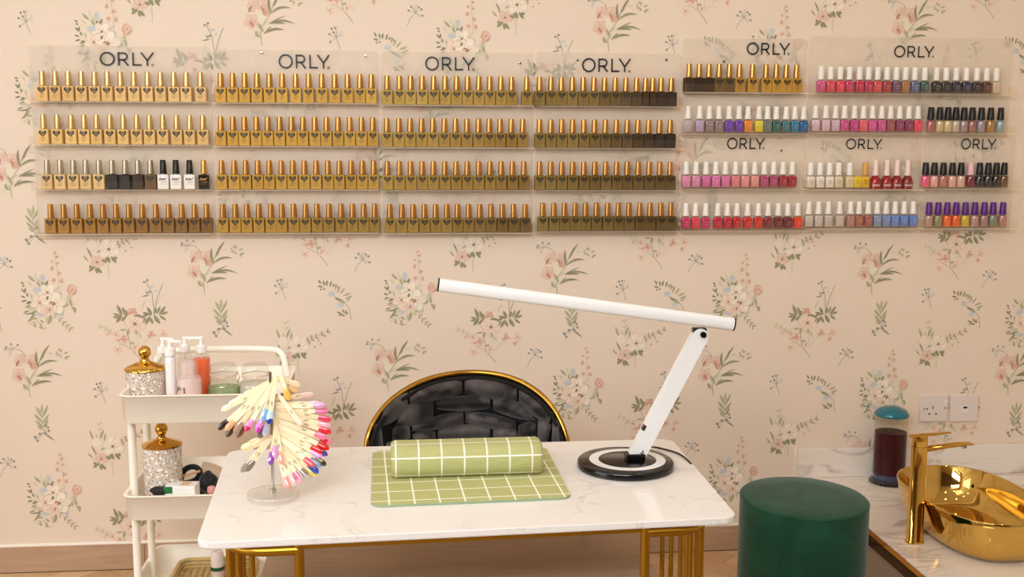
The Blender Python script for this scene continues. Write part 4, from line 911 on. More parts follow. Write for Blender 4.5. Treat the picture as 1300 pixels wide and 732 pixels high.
FLT = [z-d+0.003 for z, d in zip(ZR, TRD)]

# items in the trolley
def lathe_px(mb_, cx, y, prof, seg=24, zmin=None):
    """profile given in picture pixels (radius, height line) for a thing whose axis stands at depth y"""
    x, _ = XZ(cx, prof[0][1], y); s_ = scale_at((x, y, 0.7)); P = []
    for r, py in prof:
        z = XZ(cx, py, y)[1]
        if zmin is not None: z = max(z, zmin)
        P.append((r*s_, z))
    mb_.lathe(P, x, y, seg); return x
def at_depth(px, y): return XZ(px, 480, y)[0]
TERR = terrazzo_mat('terrazzo_mosaic')
def lidded_jar(label, cx, y, zf, rb, ytop, rl, ylid, yknob, knob_r):
    x = at_depth(cx, y) if ytop < 520 else XZ(cx, ytop+20, y)[0]
    s_ = scale_at((x, y, zf)); Z = lambda py: XZ(cx, py, y)[1]
    t = thing('lidded_jar', label, 'jar', (x, y, zf), 'speckled jars with gold lids'); zt_ = Z(ytop)
    MB().lathe([(0, zf), (rb*s_*0.96, zf), (rb*s_, zf+0.004), (rb*s_, zt_), (rb*s_*0.95, zt_+0.001), (0, zt_+0.001)], x, y, 36).build('jar_body', TERR, t)
    R = rl*s_; zl = Z(ylid); zk = Z(yknob); kr = knob_r*s_
    l = MB().lathe([(R*0.9, zt_), (R, zt_+0.002), (R, zt_+0.005), (R*0.86, zt_+(zl-zt_)*0.45), (R*0.5, zt_+(zl-zt_)*0.8), (kr*0.8, zl), (kr*0.75, zl+0.002)], x, y, 36, sharp=60).build('lid', GOLD, t)
    kp = [(kr*0.72, zl), (kr*0.62, zl+0.004)]+[(kr*math.sin(a), zk-kr*math.cos(a)) for a in [0.6+0.25*i for i in range(11)] if a < PI]+[(0, zk+kr)]
    MB().lathe(kp, x, y, 20, sharp=80).build('knob', GOLD, l)
    return t
lidded_jar('speckled mosaic jar with gold lid on trolley top tray', 185, -0.665, FLT[0], 24.5, 469, 26, 458, 446.5, 8)
lidded_jar('speckled mosaic jar with gold lid on trolley middle tray', 206.5, -0.70, FLT[1], 23.6, 565, 25, 556, 544, 8)
PUMPW = pmat('pump_white', (244, 240, 236), 0.35, 0, 0.01)
def pump_bottle(label, cx, y, prof, glassm, liquid=None, pump=(437, 447, 7), spout=1, nozzle=427, cat='bottle', spl=13):
    x = at_depth(cx, y); zf = FLT[0]; t = thing('pump_bottle', label, cat, (x, y, zf), 'pump bottles on the trolley'); s_ = scale_at((x, y, zf))
    P = [(0, zf), (prof[0][0]*s_*0.95, zf), (prof[0][0]*s_, zf+0.003)]+[(r*s_, XZ(cx, py, y)[1]) for r, py in prof]
    MB().lathe(P, x, y, 24).build('bottle_body', glassm, t)
    if liquid:
        m2, ytop_, rr_ = liquid; r_ = rr_*s_; zt2 = XZ(cx, ytop_, y)[1]
        MB().lathe([(0, zf+0.002), (r_*0.95, zf+0.002), (r_, zf+0.005), (r_, zt2), (0, zt2)], x, y, 24).build('liquid', m2, t)
    z1, z0 = XZ(cx, pump[0], y)[1], XZ(cx, pump[1], y)[1]; r_ = pump[2]*s_
    c = MB().lathe([(r_*0.9, z0), (r_, z0+0.001), (r_, z1-0.002), (r_*0.8, z1), (r_*0.42, z1), (r_*0.42, z1+0.004), (0, z1+0.004)], x, y, 20).build('pump_collar', PUMPW, t)
    zn = XZ(cx, nozzle, y)[1]
    MB().tube([(x, y, z1-0.002), (x, y, zn)], [0.0050, 0.0046], 10).build('pump_stem', PUMPW, c)
    MB().tube([(x-spout*0.005, y, zn-0.004), (x+spout*spl*s_, y, zn-0.0045), (x+spout*(spl+1)*s_, y, zn-0.008)], [0.0052, 0.0042, 0.0034], 10).build('pump_spout', PUMPW, c)
    MB().tube([(x, y, z0), (x, y, zf+0.01)], 0.0016, 6).build('dip_tube', PUMPW, t)
    return t
pump_bottle('slim white lotion pump bottle beside the gold-lidded jar', 217, -0.68, [(6.6, 458), (6.4, 454), (4, 450)], pmat('milky_plastic', (242, 236, 234), 0.3), None, (440.5, 451, 7), 1, 431)
pump_bottle('clear pump bottle with pink liquid partly hidden behind mosaic jar', 208, -0.56, [(8.5, 458), (8, 451), (4.5, 447)], GLASS, (pmat('pink_liquid', (226, 170, 186), 0.2), 482, 7.6), (438.5, 447.5, 7), 1, 428)
pump_bottle('clear empty pump bottle behind the frosted dispenser', 236, -0.56, [(10, 458), (9.4, 451), (5, 446.5)], GLASS, (pmat('pale_liquid', (232, 222, 214), 0.2), 478, 9), (437, 446.5, 6.3), 1, 427)
pump_bottle('clear pump bottle of bright orange liquid with white pump', 257, -0.60, [(10.6, 456), (9.8, 450.5), (5.5, 447)], GLASS, (pmat('orange_liquid', (255, 96, 6), 0.3), 454.5, 10.1), (437.5, 447, 6.6), -1, 427)
# frosted two-part dispenser with P-1 lettering
y_ = -0.70; cx = 240.3; x_ = at_depth(cx, y_); s_ = scale_at((x_, y_, 0.7)); Zp = lambda py: XZ(cx, py, y_)[1]
t = thing('frosted_dispenser', 'frosted bottle with domed cap printed P·1 on the trolley', 'bottle', (x_, y_, FLT[0]))
FROST = clear_mat('frosted_plastic', (246, 236, 234), 0.42, (240, 222, 218), 0.2)
MB().lathe([(0, FLT[0]), (15*s_, FLT[0]), (15.4*s_, FLT[0]+0.004), (15.4*s_, Zp(481)), (14*s_, Zp(477.5)), (10.6*s_, Zp(475))], x_, y_, 28).build('bottle_body', FROST, t)
MB().lathe([(0, FLT[0]+0.003), (14*s_, FLT[0]+0.003), (14*s_, Zp(483)), (0, Zp(483))], x_, y_, 24).build('liquid', pmat('blush_liquid', (232, 210, 204), 0.3), t)
MB().lathe([(11*s_, Zp(476)), (10.8*s_, Zp(462)), (9.8*s_, Zp(458.5)), (6*s_, Zp(456.3)), (0, Zp(455.8))], x_, y_, 28).build('domed_cap', FROST, t)
S = []
S.append(stroke2([(0, 0), (0, 1)], 0.16)); S.append(stroke2([(0, 0.93), (0.32, 0.93)]+[(0.32+0.2*math.sin(k*PI/6), 0.73+0.2*math.cos(k*PI/6)) for k in range(1, 6)]+[(0.32, 0.53), (0, 0.53)], 0.14)); S.append(stroke2([(-0.12, 0.04), (0.16, 0.04)], 0.08))
S.append(ring(0.85, 0.5, 0.10, 0.0, 10)); S.append(stroke2([(1.35, 0), (1.35, 1)], 0.2)); S.append(stroke2([(1.35, 0.95), (1.12, 0.78)], 0.1)); S.append(stroke2([(1.12, 0.04), (1.6, 0.04)], 0.08))
m_ = MB(); kk = 6.8*s_; R_ = 15.4*s_+0.0004; u0 = -13.0*s_; z0 = XZ(cx, 498.6, y_-15.4*s_)[1]
for vs, fs in S:
    out = []
    for f in fs:
        a, b, c = (vs[i] for i in f[:3]); cr = (b[0]-a[0])*(c[1]-a[1])-(b[1]-a[1])*(c[0]-a[0]); out.append(f if cr > 0 else tuple(reversed(f)))
    P = []
    for p in vs:
        xx = u0+p[0]*kk; P.append((x_+xx, y_-math.sqrt(max(1e-8, R_**2-xx**2)), z0+p[1]*kk))
    m_.add(P, out)
m_.build('lettering', INK, t)
# swing-top glass jars
def glass_jar(label, cx, content, ycont, y=-0.63, r=20.5):
    x = at_depth(cx, y); zf = FLT[0]; t = thing('glass_storage_jar', label, 'jar', (x, y, zf), 'clear swing-top jars'); s_ = scale_at((x, y, zf)); Z = lambda py: XZ(cx, py, y)[1]
    MB().lathe([(0, zf), (r*s_*0.96, zf), (r*s_, zf+0.004), (r*s_, Z(489)), (r*s_*0.93, Z(484)), (r*s_*0.74, Z(481)), (r*s_*0.78, Z(479)), (r*s_*0.84, Z(476.5)), (r*s_*0.78, Z(474.5))], x, y, 32, sharp=70).build('jar_body', clear_mat('thick_jar_glass', (238, 238, 232), 0.07, (236, 232, 226), 0.03, 1.8), t)
    l = MB().lathe([(r*s_*0.78, Z(474)), (r*s_*0.82, Z(472.5)), (r*s_*0.80, Z(465)), (r*s_*0.70, Z(461.5)), (r*s_*0.3, Z(460.5)), (0, Z(460.5))], x, y, 32, sharp=70).build('lid', GLASS, t)
    MB().tube([(x+math.cos(a)*r*s_*0.80, y+math.sin(a)*r*s_*0.80, Z(474.6)) for a in [2*PI*k/24 for k in range(25)]], 0.0016, 6).build('rubber_seal', pmat('seal', (232, 196, 180), 0.6), l)
    m_ = MB(); n = 26; zc_ = Z(ycont); rr_ = r*s_*0.93
    m_.lathe([(0, zf+0.003), (rr_*0.96, zf+0.003), (rr_, zf+0.006), (rr_, zc_-0.003), (rr_*0.5, zc_+0.001), (0, zc_+0.002)], x, y, 24); m_.build('contents', content, t)
    xr_ = x+r*s_*0.85; MB().tube([(xr_, y-0.006, Z(486)), (xr_+0.006, y-0.008, Z(478)), (xr_, y-0.006, Z(470)), (xr_-0.004, y-0.005, Z(476))], 0.0012, 6).build('wire_bail', CHROME, t)
    return t
BEADM = pmat('green_bath_salt', (150, 178, 118), 0.5, 0, 0.35, 160, bump=1.0, bscale=160)
glass_jar('clear glass jar of green salt granules on the trolley', 284, BEADM, 489)
glass_jar('clear glass jar of white powder beside the green salt jar', 324, pmat('white_powder', (228, 220, 208), 0.8), 484)
# middle tray clutter
zf = FLT[1]
def P2(px, py, y): x, z = XZ(px, py, y); return (x, y, z)
BLKF = pmat('black_fabric', (16, 15, 16), 0.7, 0, 0.2, 30, sheen=0.3)
def blobby(name, label, cat, cx, cy, y, rx, ry, rz, mat, e=2.4, seed=1, amp=0.12):
    x, z = XZ(cx, cy, y); rnd = random.Random(seed); ph = [rnd.uniform(0, 6) for _ in range(6)]; m_ = MB(); rings = []
    for j in range(11):
        t_ = PI*j/10; zz = -rz*math.cos(t_); k = max(1e-4, math.sin(t_)**(2/e)); rg = []
        for i in range(24):
            a = 2*PI*i/24; w = 1+amp*math.sin(3*a+ph[0]+t_*2)+amp*0.6*math.sin(5*a+ph[1]-3*t_)
            rg.append((x+rx*k*w*math.cos(a), y+ry*k*w*math.sin(a), z+zz*(1+amp*0.8*math.sin(2*a+ph[2]))))
        rings.append(rg)
    zmn = min(p[2] for r_ in rings for p in r_)
    loft(m_, rings); o = m_.build(name, mat); tag(o, label, cat); return o
# black scrunched hair band with loop
x_, z_ = XZ(246, 606, -0.63); t = thing('hair_band', 'black fabric hair band with raised loop on trolley middle tray', 'hair band', (x_, -0.63, zf))
lpth = [P2(a, b, -0.63) for a, b in ((229, 612), (231, 600), (237, 593.5), (246, 591.5), (253, 595), (254, 602), (249, 609), (240, 612.5), (231, 613))]
MB().tube(smooth([Vector(p) for p in lpth], 2), 0.0052, 8, flat=1.5).build('loop', BLKF, t)
m_ = MB(); rings = []
for j in range(9):
    t_ = PI*j/8; k = math.sin(t_)**0.8+1e-3
    rings.append([(x_-0.004+0.037*k*math.cos(a)*(1+0.12*math.sin(3*a)), -0.63+0.036*k*math.sin(a), zf+0.001+0.019*(1-math.cos(t_))) for a in [2*PI*i/20 for i in range(20)]])
loft(m_, rings); m_.build('band_body', BLKF, t)
# brush with tan handle
t = thing('nail_brush', 'small brush with tan wooden handle and grey bristles', 'brush', P2(240, 603, -0.685))
MB().tube([P2(228, 604, -0.685), P2(236, 603, -0.685), P2(246, 600, -0.682), P2(254, 597.5, -0.68)], [0.0042, 0.0034, 0.0040, 0.0052], 8, flat=0.7).build('handle', pmat('tan_wood', (206, 150, 92), 0.5), t)
MB().tube([P2(227.5, 604.3, -0.685), P2(221, 606.5, -0.69), P2(213, 609.5, -0.70)], [0.0050, 0.0115, 0.0130], 12).build('bristles', pmat('grey_bristle', (140, 132, 126), 0.9, 0, 0.4, 300, stretch=(1, 8, 1)), t)
# white carton with green label
bx = P2(232, 621, -0.755); t = thing('white_carton', 'small white carton with green printed label on trolley', 'box', (bx[0], -0.755, zf))
Mx = Matrix.Translation((bx[0], -0.745, zf+0.001)) @ Matrix.Rotation(-0.10, 4, 'Z'); s_ = scale_at(bx)
zc_ = XZ(232, 615.5, -0.755)[1]-zf
MB().box(-0.042, 0.036, -0.022, 0.022, 0, zc_, 0.001, 1, Mx).build('carton', pmat('white_card', (242, 238, 234), 0.55), t)
MB().box(-0.005, 0.018, -0.017, 0.017, zc_, zc_+0.0008, M=Mx).build('cut_flap', pmat('kraft_card', (222, 190, 150), 0.7), t)
MB().box(-0.046, -0.022, -0.0228, -0.0222, zc_*0.74, zc_*0.98, M=Mx).build('green_label', pmat('green_label', (28, 110, 52), 0.5), t)
o = blobby('black_pouch', 'flat black pouch in front corner of trolley middle tray', 'pouch', 206, 622, -0.745, 0.028, 0.02, 0.0135, BLKF, 2.4, 3)
o = blobby('black_glove', 'crumpled black glove next to the white carton', 'glove', 264, 612, -0.66, 0.026, 0.024, 0.030, BLKF, 2.2, 5)
o = blobby('pink_sponge', 'small pink sponge half hidden by table corner', 'sponge', 268.5, 621.5, -0.735, 0.011, 0.010, 0.011, pmat('pink_foam', (220, 152, 148), 0.8), 3.5, 8, 0.04)
bz = P2(272, 600, -0.58); t = thing('beige_towel', 'folded beige towel leaning in trolley middle tray', 'towel', (bz[0], -0.58, zf))
for k, (a, b) in enumerate((((254, 596), (292, 612)), ((257, 589), (292, 604)))):
    m_ = MB(); n = 10; vs = []
    for i in range(n+1):
        u = i/n; px_, py_ = a[0]+(b[0]-a[0])*u, a[1]+(b[1]-a[1])*u-3*math.sin(PI*u)
        p = P2(px_, py_, -0.60+0.035*k); q = P2(px_+1, py_+5, -0.60+0.035*k)
        for yy, zz in ((p[1]-0.014, p[2]), (p[1]+0.014, p[2]+0.004), (p[1]+0.014, max(zf+0.002, p[2]-0.03)), (p[1]-0.014, max(zf+0.002, p[2]-0.034))): vs.append((p[0], yy, zz))
    fs = []
    for i in range(n):
        for c in range(4): c2 = (c+1) % 4; fs.append((i*4+c, (i+1)*4+c, (i+1)*4+c2, i*4+c2))
    fs += [(0, 1, 2, 3), (n*4+3, n*4+2, n*4+1, n*4)]
    m_.add(vs, fs, False); m_.build('fold', pmat('beige_towelling', (222, 200, 176), 0.9, 0, 0.06, 80, bump=0.6, bscale=400), t)
# bottom tray: woven basket tray and a capped bottle
zf3 = FLT[2]
wv = thing('woven_basket', 'shallow tan woven basket on trolley bottom tray', 'basket', (xL+0.19, -0.62, zf3))
STRAW = pmat('straw', (206, 178, 120), 0.75, 0, 0.2, 60)
bx0, bx1, by0, by1 = xL+0.075, xL+0.29, -0.74, -0.50
zb_ = zf3+0.012
for k in range(12):
    u = bx0+(bx1-bx0)*(k+0.5)/12
    MB().tube([(u, by0+(by1-by0)*i/24, zb_+0.0022*math.sin(PI*i+PI*k+0.5*PI)) for i in range(25)], 0.0062, 6, flat=0.45).build('warp_strand', STRAW, wv)
STRAW2 = pmat('straw_dark', (186, 150, 92), 0.75, 0, 0.2, 60)
for k in range(14):
    v = by0+(by1-by0)*(k+0.5)/14
    MB().tube([(bx0+(bx1-bx0)*i/24, v, zb_+0.0022*math.sin(PI*i+PI*k)) for i in range(25)], 0.0052, 6, flat=0.45).build('weft_strand', STRAW2, wv)
rp = rounded_poly([(bx0, by0), (bx1, by0), (bx1, by1), (bx0, by1)], 0.03, 5)
for zz in (zb_, zb_+0.011, zb_+0.022): MB().tube([(x, y, zz) for x, y in rp+[rp[0]]], 0.0062, 8).build('rim_coil', STRAW, wv)
cx = 276; y_ = -0.60; x_ = XZ(cx, 715, y_)[0]; s_ = scale_at((x_, y_, 0.3)); Zq = lambda py: XZ(cx, py, y_)[1]
t = thing('capped_bottle', 'white-capped bottle with green band behind table leg', 'bottle', (x_, y_, zf3))
MB().lathe([(0, zf3), (8*s_, zf3), (8.6*s_, zf3+0.003), (8.6*s_, Zq(721)), (8.6*s_, Zq(721))], x_, y_, 20).build('bottle_body', pmat('pale_bottle', (228, 206, 196), 0.3), t)
MB().lathe([(8.9*s_, Zq(722)), (8.9*s_, Zq(717.5))], x_, y_, 20).build('green_band', pmat('green_band', (30, 86, 62), 0.4), t)
MB().lathe([(8.4*s_, Zq(717.5)), (8.2*s_, Zq(703)), (6.6*s_, Zq(699)), (0, Zq(698))], x_, y_, 20).build('cap', pmat('milk_cap', (240, 226, 216), 0.4), t)

# ================================================================== HAND REST MAT AND ROLL
PLM = plaid_mat('plaid_mat', (176, 176, 118), (246, 242, 226), 0.0482, 0.0560, 0.0030)
PLR = plaid_mat('plaid_roll', (178, 178, 120), (246, 242, 226), 0.0462, 0.0420, 0.0030)
mc = [W(470.5, 641.5, 2, TZ+0.005), W(726, 630.5, 2, TZ+0.005), W(692.5, 566.5, 2, TZ+0.005), W(473, 571.5, 2, TZ+0.005)]
mc = [(float(p[0]), float(p[1])) for p in mc]; mctr = (sum(p[0] for p in mc)/4, sum(p[1] for p in mc)/4)
mpoly = rounded_poly(mc, 0.022, 6); mat_o = thing('hand_rest_mat', 'flat green plaid mat lying under the hand rest roll', 'mat', (*mctr, TZ))
me_x = Vector((mc[1][0]-mc[0][0], mc[1][1]-mc[0][1])).normalized(); me_y = Vector((-me_x.y, me_x.x))
def muv(p): d = Vector((p[0]-mc[0][0], p[1]-mc[0][1])); return (d.dot(me_x)+0.0482*0.30, d.dot(me_y)+0.0560*0.62)
m_ = MB(); n = len(mpoly); m_.add([(x, y, TZ+0.0048) for x, y in mpoly], [tuple(range(n))]); m_.uv = [muv(p) for p in mpoly]; m_.build('mat_top', PLM, mat_o)
cen = Vector(mctr); small = [tuple(Vector(p)+(cen-Vector(p)).normalized()*0.0015) for p in mpoly]
m_ = MB(); loft(m_, [[(x, y, TZ+0.0003) for x, y in small], [(x, y, TZ+0.002) for x, y in mpoly], [(x, y, TZ+0.0047) for x, y in mpoly]], True, True, False); m_.build('mat_backing', pmat('sage_backing', (150, 172, 138), 0.6), mat_o)
rz = TZ+0.0052
ra = Vector(W(496.5, 610.5, 2, rz)); rb_ = Vector(W(690.5, 604.5, 2, rz)); rl = (rb_-ra).length; rx = (rb_-ra).normalized(); ry_ = Vector((-rx.y, rx.x, 0))
roll = thing('hand_rest_roll', 'green plaid rolled hand rest cushion on the mat', 'cushion', tuple((ra+rb_)/2))
WD, HT = 0.100, 0.066
prof = []
for k in range(28):
    t_ = 2*PI*k/28-PI/2; c, s2 = math.cos(t_), math.sin(t_); e = 2.6
    px_ = WD/2+WD/2*math.copysign(abs(c)**(2/e), c)*-1; pz = HT/2+HT/2*math.copysign(abs(s2)**(2/e), s2)
    if pz < HT*0.12: pz *= 0.3
    prof.append((px_, pz))
m_ = MB(); uv = []; stn = [(0.0, 0.80), (0.0025, 0.93), (0.008, 1.0)]+[(rl*i/8, 1.0) for i in range(1, 8)]+[(rl-0.008, 1.0), (rl-0.0025, 0.93), (rl, 0.80)]
per = [0]
for a, b in zip(prof, prof[1:]+prof[:1]): per.append(per[-1]+math.dist(a, b))
for u, k in stn:
    rg = []
    for i in range(29):
        p = prof[i % 28]; yy = WD/2+(p[0]-WD/2)*k; zz = HT/2+(p[1]-HT/2)*k; q = ra+rx*u+ry_*yy; rg.append((q.x, q.y, rz+zz)); uv.append((u+0.0462-0.0085, per[i]+0.002))
    m_.v += rg
ns = len(stn)
for j in range(ns-1):
    for i in range(28): m_.f.append((j*29+i, j*29+i+1, (j+1)*29+i+1, (j+1)*29+i)); m_.sm.append(True)
m_.uv = uv; o = m_.build('roll_cover', PLR, roll)
bm = bmesh.new(); bm.from_mesh(o.data); bmesh.ops.recalc_face_normals(bm, faces=bm.faces[:]); bm.to_mesh(o.data); bm.free()
for u, sg in ((0.0, 1), (rl, -1)):
    m_ = MB(); vs = []
    for p in prof:
        q = ra+rx*u+ry_*(WD/2+(p[0]-WD/2)*0.80); vs.append((q.x, q.y, rz+HT/2+(p[1]-HT/2)*0.80))
    m_.add(vs, [tuple(range(28)) if sg > 0 else tuple(reversed(range(28)))]); m_.build('end_panel', pmat('sage_cloth', (176, 174, 110), 0.8, 0, 0.08, 200), roll)

# ================================================================== DESK LAMP
lb = W(794, 583, 2, TZ+0.0165); bxx, byy = float(lb[0]), float(lb[1])
RB = 61.0*scale_at((bxx, byy, TZ))
lamp = thing('desk_lamp', 'white angled LED desk lamp on round black base', 'lamp', (bxx, byy, TZ))
MB().lathe([(0, TZ+0.0003), (RB*0.97, TZ+0.0003), (RB, TZ+0.003), (RB, TZ+0.012), (RB*0.985, TZ+0.015), (RB*0.96, TZ+0.0165), (0, TZ+0.0165)], bxx, byy, 64).build('base', BLACKP, lamp)
m_ = MB(); vs = []; nn = 64
for k in range(nn):
    a = 2*PI*k/nn; vs += [(bxx+0.004+RB*0.79*math.cos(a), byy+RB*0.79*math.sin(a), TZ+0.0169), (bxx+0.004+RB*0.60*math.cos(a), byy+RB*0.60*math.sin(a), TZ+0.0169)]
m_.add(vs, [(2*k, 2*((k+1) % nn), 2*((k+1) % nn)+1, 2*k+1) for k in range(nn)]); m_.build('white_ring', WHITE, lamp)
ly = byy+0.002
ax0 = Vector(P2(806, 581, ly)); ax1 = Vector(P2(889, 424, ly)); sA = scale_at(ax0)
ad = (ax1-ax0); al = ad.length; aa = math.atan2(ad.x, ad.z)
Mx = Matrix.Translation((ax0.x, ly, ax0.z)) @ Matrix.Rotation(aa, 4, 'Y')
hw = 10.2*sA
arm = MB(); oc = [(-hw, 0.0), (hw, 0.0), (hw, al-0.004)]+[(hw*math.cos(PI*k/10), al-0.004+hw*math.sin(PI*k/10)) for k in range(1, 10)]+[(-hw, al-0.004)]
n = len(oc); vs = [(x, -0.011, z) for x, z in oc]+[(x, 0.011, z) for x, z in oc]
arm.add([tuple(Mx @ Vector(v)) for v in vs], [tuple(range(n)), tuple(reversed(range(n, 2*n)))]+[(i, n+i, n+(i+1) % n, (i+1) % n) for i in range(n)])
arm_o = arm.build('arm', WHITE, lamp)
sc_ = MB(); sc_.lathe([(0.0, 0.0), (0.0042, 0.0), (0.0042, -0.001), (0.003, -0.002), (0, -0.0022)], seg=14); sc_.v = [tuple(Mx @ Vector((x+0.004, -0.011+z, 0.020+y))) for x, y, z in sc_.v]; sc_.build('screw', CHROME, arm_o)
MB().box(-hw-0.0008, -hw+0.004, -0.0115, 0.004, 0.062, 0.074, M=Mx).build('cable_clip', BLACKP, arm_o)
q0 = P2(799, 577, ly)
MB().box(ax0.x-0.021, ax0.x+0.020, ly-0.016, ly+0.016, TZ+0.0165, TZ+0.0305, 0.002, 1).build('arm_socket', BLACKP, lamp)
kn = MB(); kn.lathe([(0, 0), (0.0068, 0), (0.0068, -0.004), (0.0055, -0.0065), (0, -0.0068)], seg=18); kn.v = [(ax1.x+0.003+x, ly-0.011+z, ax1.z+0.001+y) for x, y, z in kn.v]; kn.build('hinge_knob', BLACKP, lamp)
b0 = Vector(P2(555.5, 361, ly-0.005)); b1 = Vector(P2(932, 411.5, ly-0.005)); bd = b1-b0; bl = bd.length; ba = math.atan2(bd.z, bd.x); rB = 8.3*scale_at(b1)
Mb = Matrix.Translation(b0) @ Matrix.Rotation(-ba, 4, 'Y')
bp = [(0.013*math.copysign(abs(math.cos(2*PI*k/20))**0.8, math.cos(2*PI*k/20)), rB*math.copysign(abs(math.sin(2*PI*k/20))**0.8, math.sin(2*PI*k/20))) for k in range(20)]
m_ = MB(); rg = [[tuple(Mb @ Vector((x, y, z))) for y, z in bp] for x in (0.003, bl-0.003)]; loft(m_, rg); m_.build('light_bar', WHITE, lamp)
for xa, xb in ((0.0, 0.003), (bl-0.003, bl)):
    m_ = MB(); rg = [[tuple(Mb @ Vector((x, y*1.01, z*1.02))) for y, z in bp] for x in (xa, xb)]; loft(m_, rg, False); m_.build('end_cap', BLACKP, lamp)
hb = MB(); hx = ax1.x
hb.box(hx-0.017, hx+0.012, ly-0.009, ly+0.009, ax1.z-0.006, ax1.z+0.014, 0.002, 1); hb.build('hinge_bracket', BLACKP, lamp)
cp_ = [W(825, 567, 2, TZ+0.012), W(833, 567.5, 2, TZ+0.004), W(846, 570.5, 2, TZ+0.003), W(860, 574.5, 2, TZ+0.003), W(869, 580, 2, TZ+0.003), W(875.5, 586, 2, TZ+0.003), W(879, 590.5, 2, TZ-0.002)]
cp_ = [Vector(p) for p in cp_]; e_ = cp_[-1]; cp_ += [e_+Vector((0.008, 0.0, -0.05)), e_+Vector((0.01, 0.05, -0.4))]
MB().tube(smooth(cp_, 2), 0.0021, 8).build('power_cable', BLACKP, lamp)

# ================================================================== NAIL COLOUR FAN
sb_ = W(347, 627, 2, TZ+0.008); nx_, ny_ = float(sb_[0]), float(sb_[1]); sN = scale_at((nx_, ny_, TZ))
fan = thing('nail_swatch_stand', 'nail colour swatch sticks spiralling around rod on clear round base', 'swatch stand', (nx_, ny_, TZ))
RN = 32.5*sN
MB().lathe([(0, TZ+0.0003), (RN*0.97, TZ+0.0003), (RN, TZ+0.002), (RN, TZ+0.010), (RN*0.97, TZ+0.0125), (0, TZ+0.0125)], nx_, ny_, 48).build('acrylic_base', clear_mat('stand_acrylic', (252, 251, 250), 0.04, (240, 234, 230)), fan)
MB().tube([(nx_+math.cos(2*PI*k/40)*RN*0.985, ny_+math.sin(2*PI*k/40)*RN*0.985, TZ+0.0112) for k in range(41)], 0.0011, 6).build('base_rim', clear_mat('rim_acrylic', (240, 236, 232), 0.35, (245, 240, 236)), fan)
ztop = XZ(351, 472, ny_)[1]
MB().tube([(nx_, ny_, TZ+0.010), (nx_, ny_, ztop)], 0.0030, 10).build('rod', CHROME, fan)
MB().lathe([(0.0062, TZ+0.0125), (0.0062, TZ+0.018), (0.0035, TZ+0.020)], nx_, ny_, 14).build('rod_collar', CHROME, fan)
STK = pmat('cream_stick', (250, 232, 184), 0.42, 0, 0.03, 60, objcol=True)
NAIL = pmat('gel_nail', (200, 40, 60), 0.12, 0, 0.03, 60, coat=0.6, objcol=True)
def stick(hpy, tx, ty, dy, col, tip2=None, hx=None, nail=True, wide=1.0):
    rnd = random
    a = Vector(P2(hx if hx else 350, hpy, ny_)); b = Vector(P2(tx, ty, ny_+dy)); d = b-a; L = d.length; d.normalize()
    view = Vector(CP)-a; side = d.cross(view).normalized(); nrm = side.cross(d).normalized()
    side = (Matrix.Rotation(rnd.uniform(-0.35, 0.35), 4, d) @ side); nrm = side.cross(d).normalized()
    if nrm.dot(view) < 0: nrm = -nrm
    w = 0.0046*wide; th = 0.0008; ln = 0.025 if nail else 0.0
    m_ = MB(); ws = ((0, 0.6), (0.15, 0.8), (0.75, 1.0), (1.0, 0.9 if nail else 0.5)); vs = []
    for f, k in ws:
        p = a+d*((L-ln*0.75)*f)
        for sg, tn in ((-1, -1), (1, -1), (1, 1), (-1, 1)): vs.append(tuple(p+side*(sg*w*k)+nrm*(tn*th)))
    fs = [(0, 1, 2, 3), (15, 14, 13, 12)]
    for j in range(3):
        for c in range(4): c2 = (c+1) % 4; fs.append((j*4+c, j*4+c2, (j+1)*4+c2, (j+1)*4+c))
    m_.add(vs, fs); st = m_.build('swatch_stick', STK, fan, jc((243, 224, 184), 7))
    if nail and L > 0.05:
        pr_ = MB(); u0_ = L*0.52
        for q_, l_ in ((0.0, 0.010), (0.0022, 0.007)):
            p0 = a+d*u0_+side*(-0.0012+q_)+nrm*(th+0.0002); p1 = p0+d*l_
            pr_.add([tuple(p0-side*0.0005), tuple(p0+side*0.0005), tuple(p1+side*0.0005), tuple(p1-side*0.0005)], [(0, 1, 2, 3)])
        pr_.build('number_print', pmat('grey_ink', (120, 104, 90), 0.6), st)
    if nail:
        def nailmesh(f0, f1, c, lift):
            m2 = MB(); n1, n2 = 8, 6; vs = []
            for i in range(n1+1):
                f = f0+(f1-f0)*i/n1; t_ = f; hw_ = 0.0058*wide*(0.80+0.25*math.sin(PI*min(1, t_*0.9)))*(1 if t_ < 0.65 else math.sqrt(max(0.02, 1-((t_-0.65)/0.36)**2)))
                p = a+d*(L-ln+ln*f)
                for j in range(n2+1):
                    v = -1+2*j/n2; vs.append(tuple(p+side*(hw_*v)+nrm*(th+lift+0.0022*(1-v*v)*math.sin(PI*(0.15+0.8*t_))**0.5)))
            base = len(vs)
            for i in range(n1+1):
                f = f0+(f1-f0)*i/n1; p = a+d*(L-ln+ln*f); hw_ = 0.0056*wide*(0.80+0.25*math.sin(PI*min(1, f*0.9)))*(1 if f < 0.65 else math.sqrt(max(0.02, 1-((f-0.65)/0.36)**2)))
                for j in range(n2+1): vs.append(tuple(p+side*(hw_*(-1+2*j/n2))+nrm*(th+lift-0.0006)))
            fs = []
            for i in range(n1):
                for j in range(n2):
                    q = i*(n2+1)+j; fs.append((q, q+1, q+n2+2, q+n2+1)); q += base; fs.append((q, q+n2+1, q+n2+2, q+1))
            m2.add(vs, fs, True); m2.build('nail_tip', NAIL, st, c)
        nailmesh(0, 1, col, 0.0)
        if tip2: nailmesh(0.6, 1.0, tip2, 0.0004)
def stickrow(L): 
    for a in L: stick(*a)
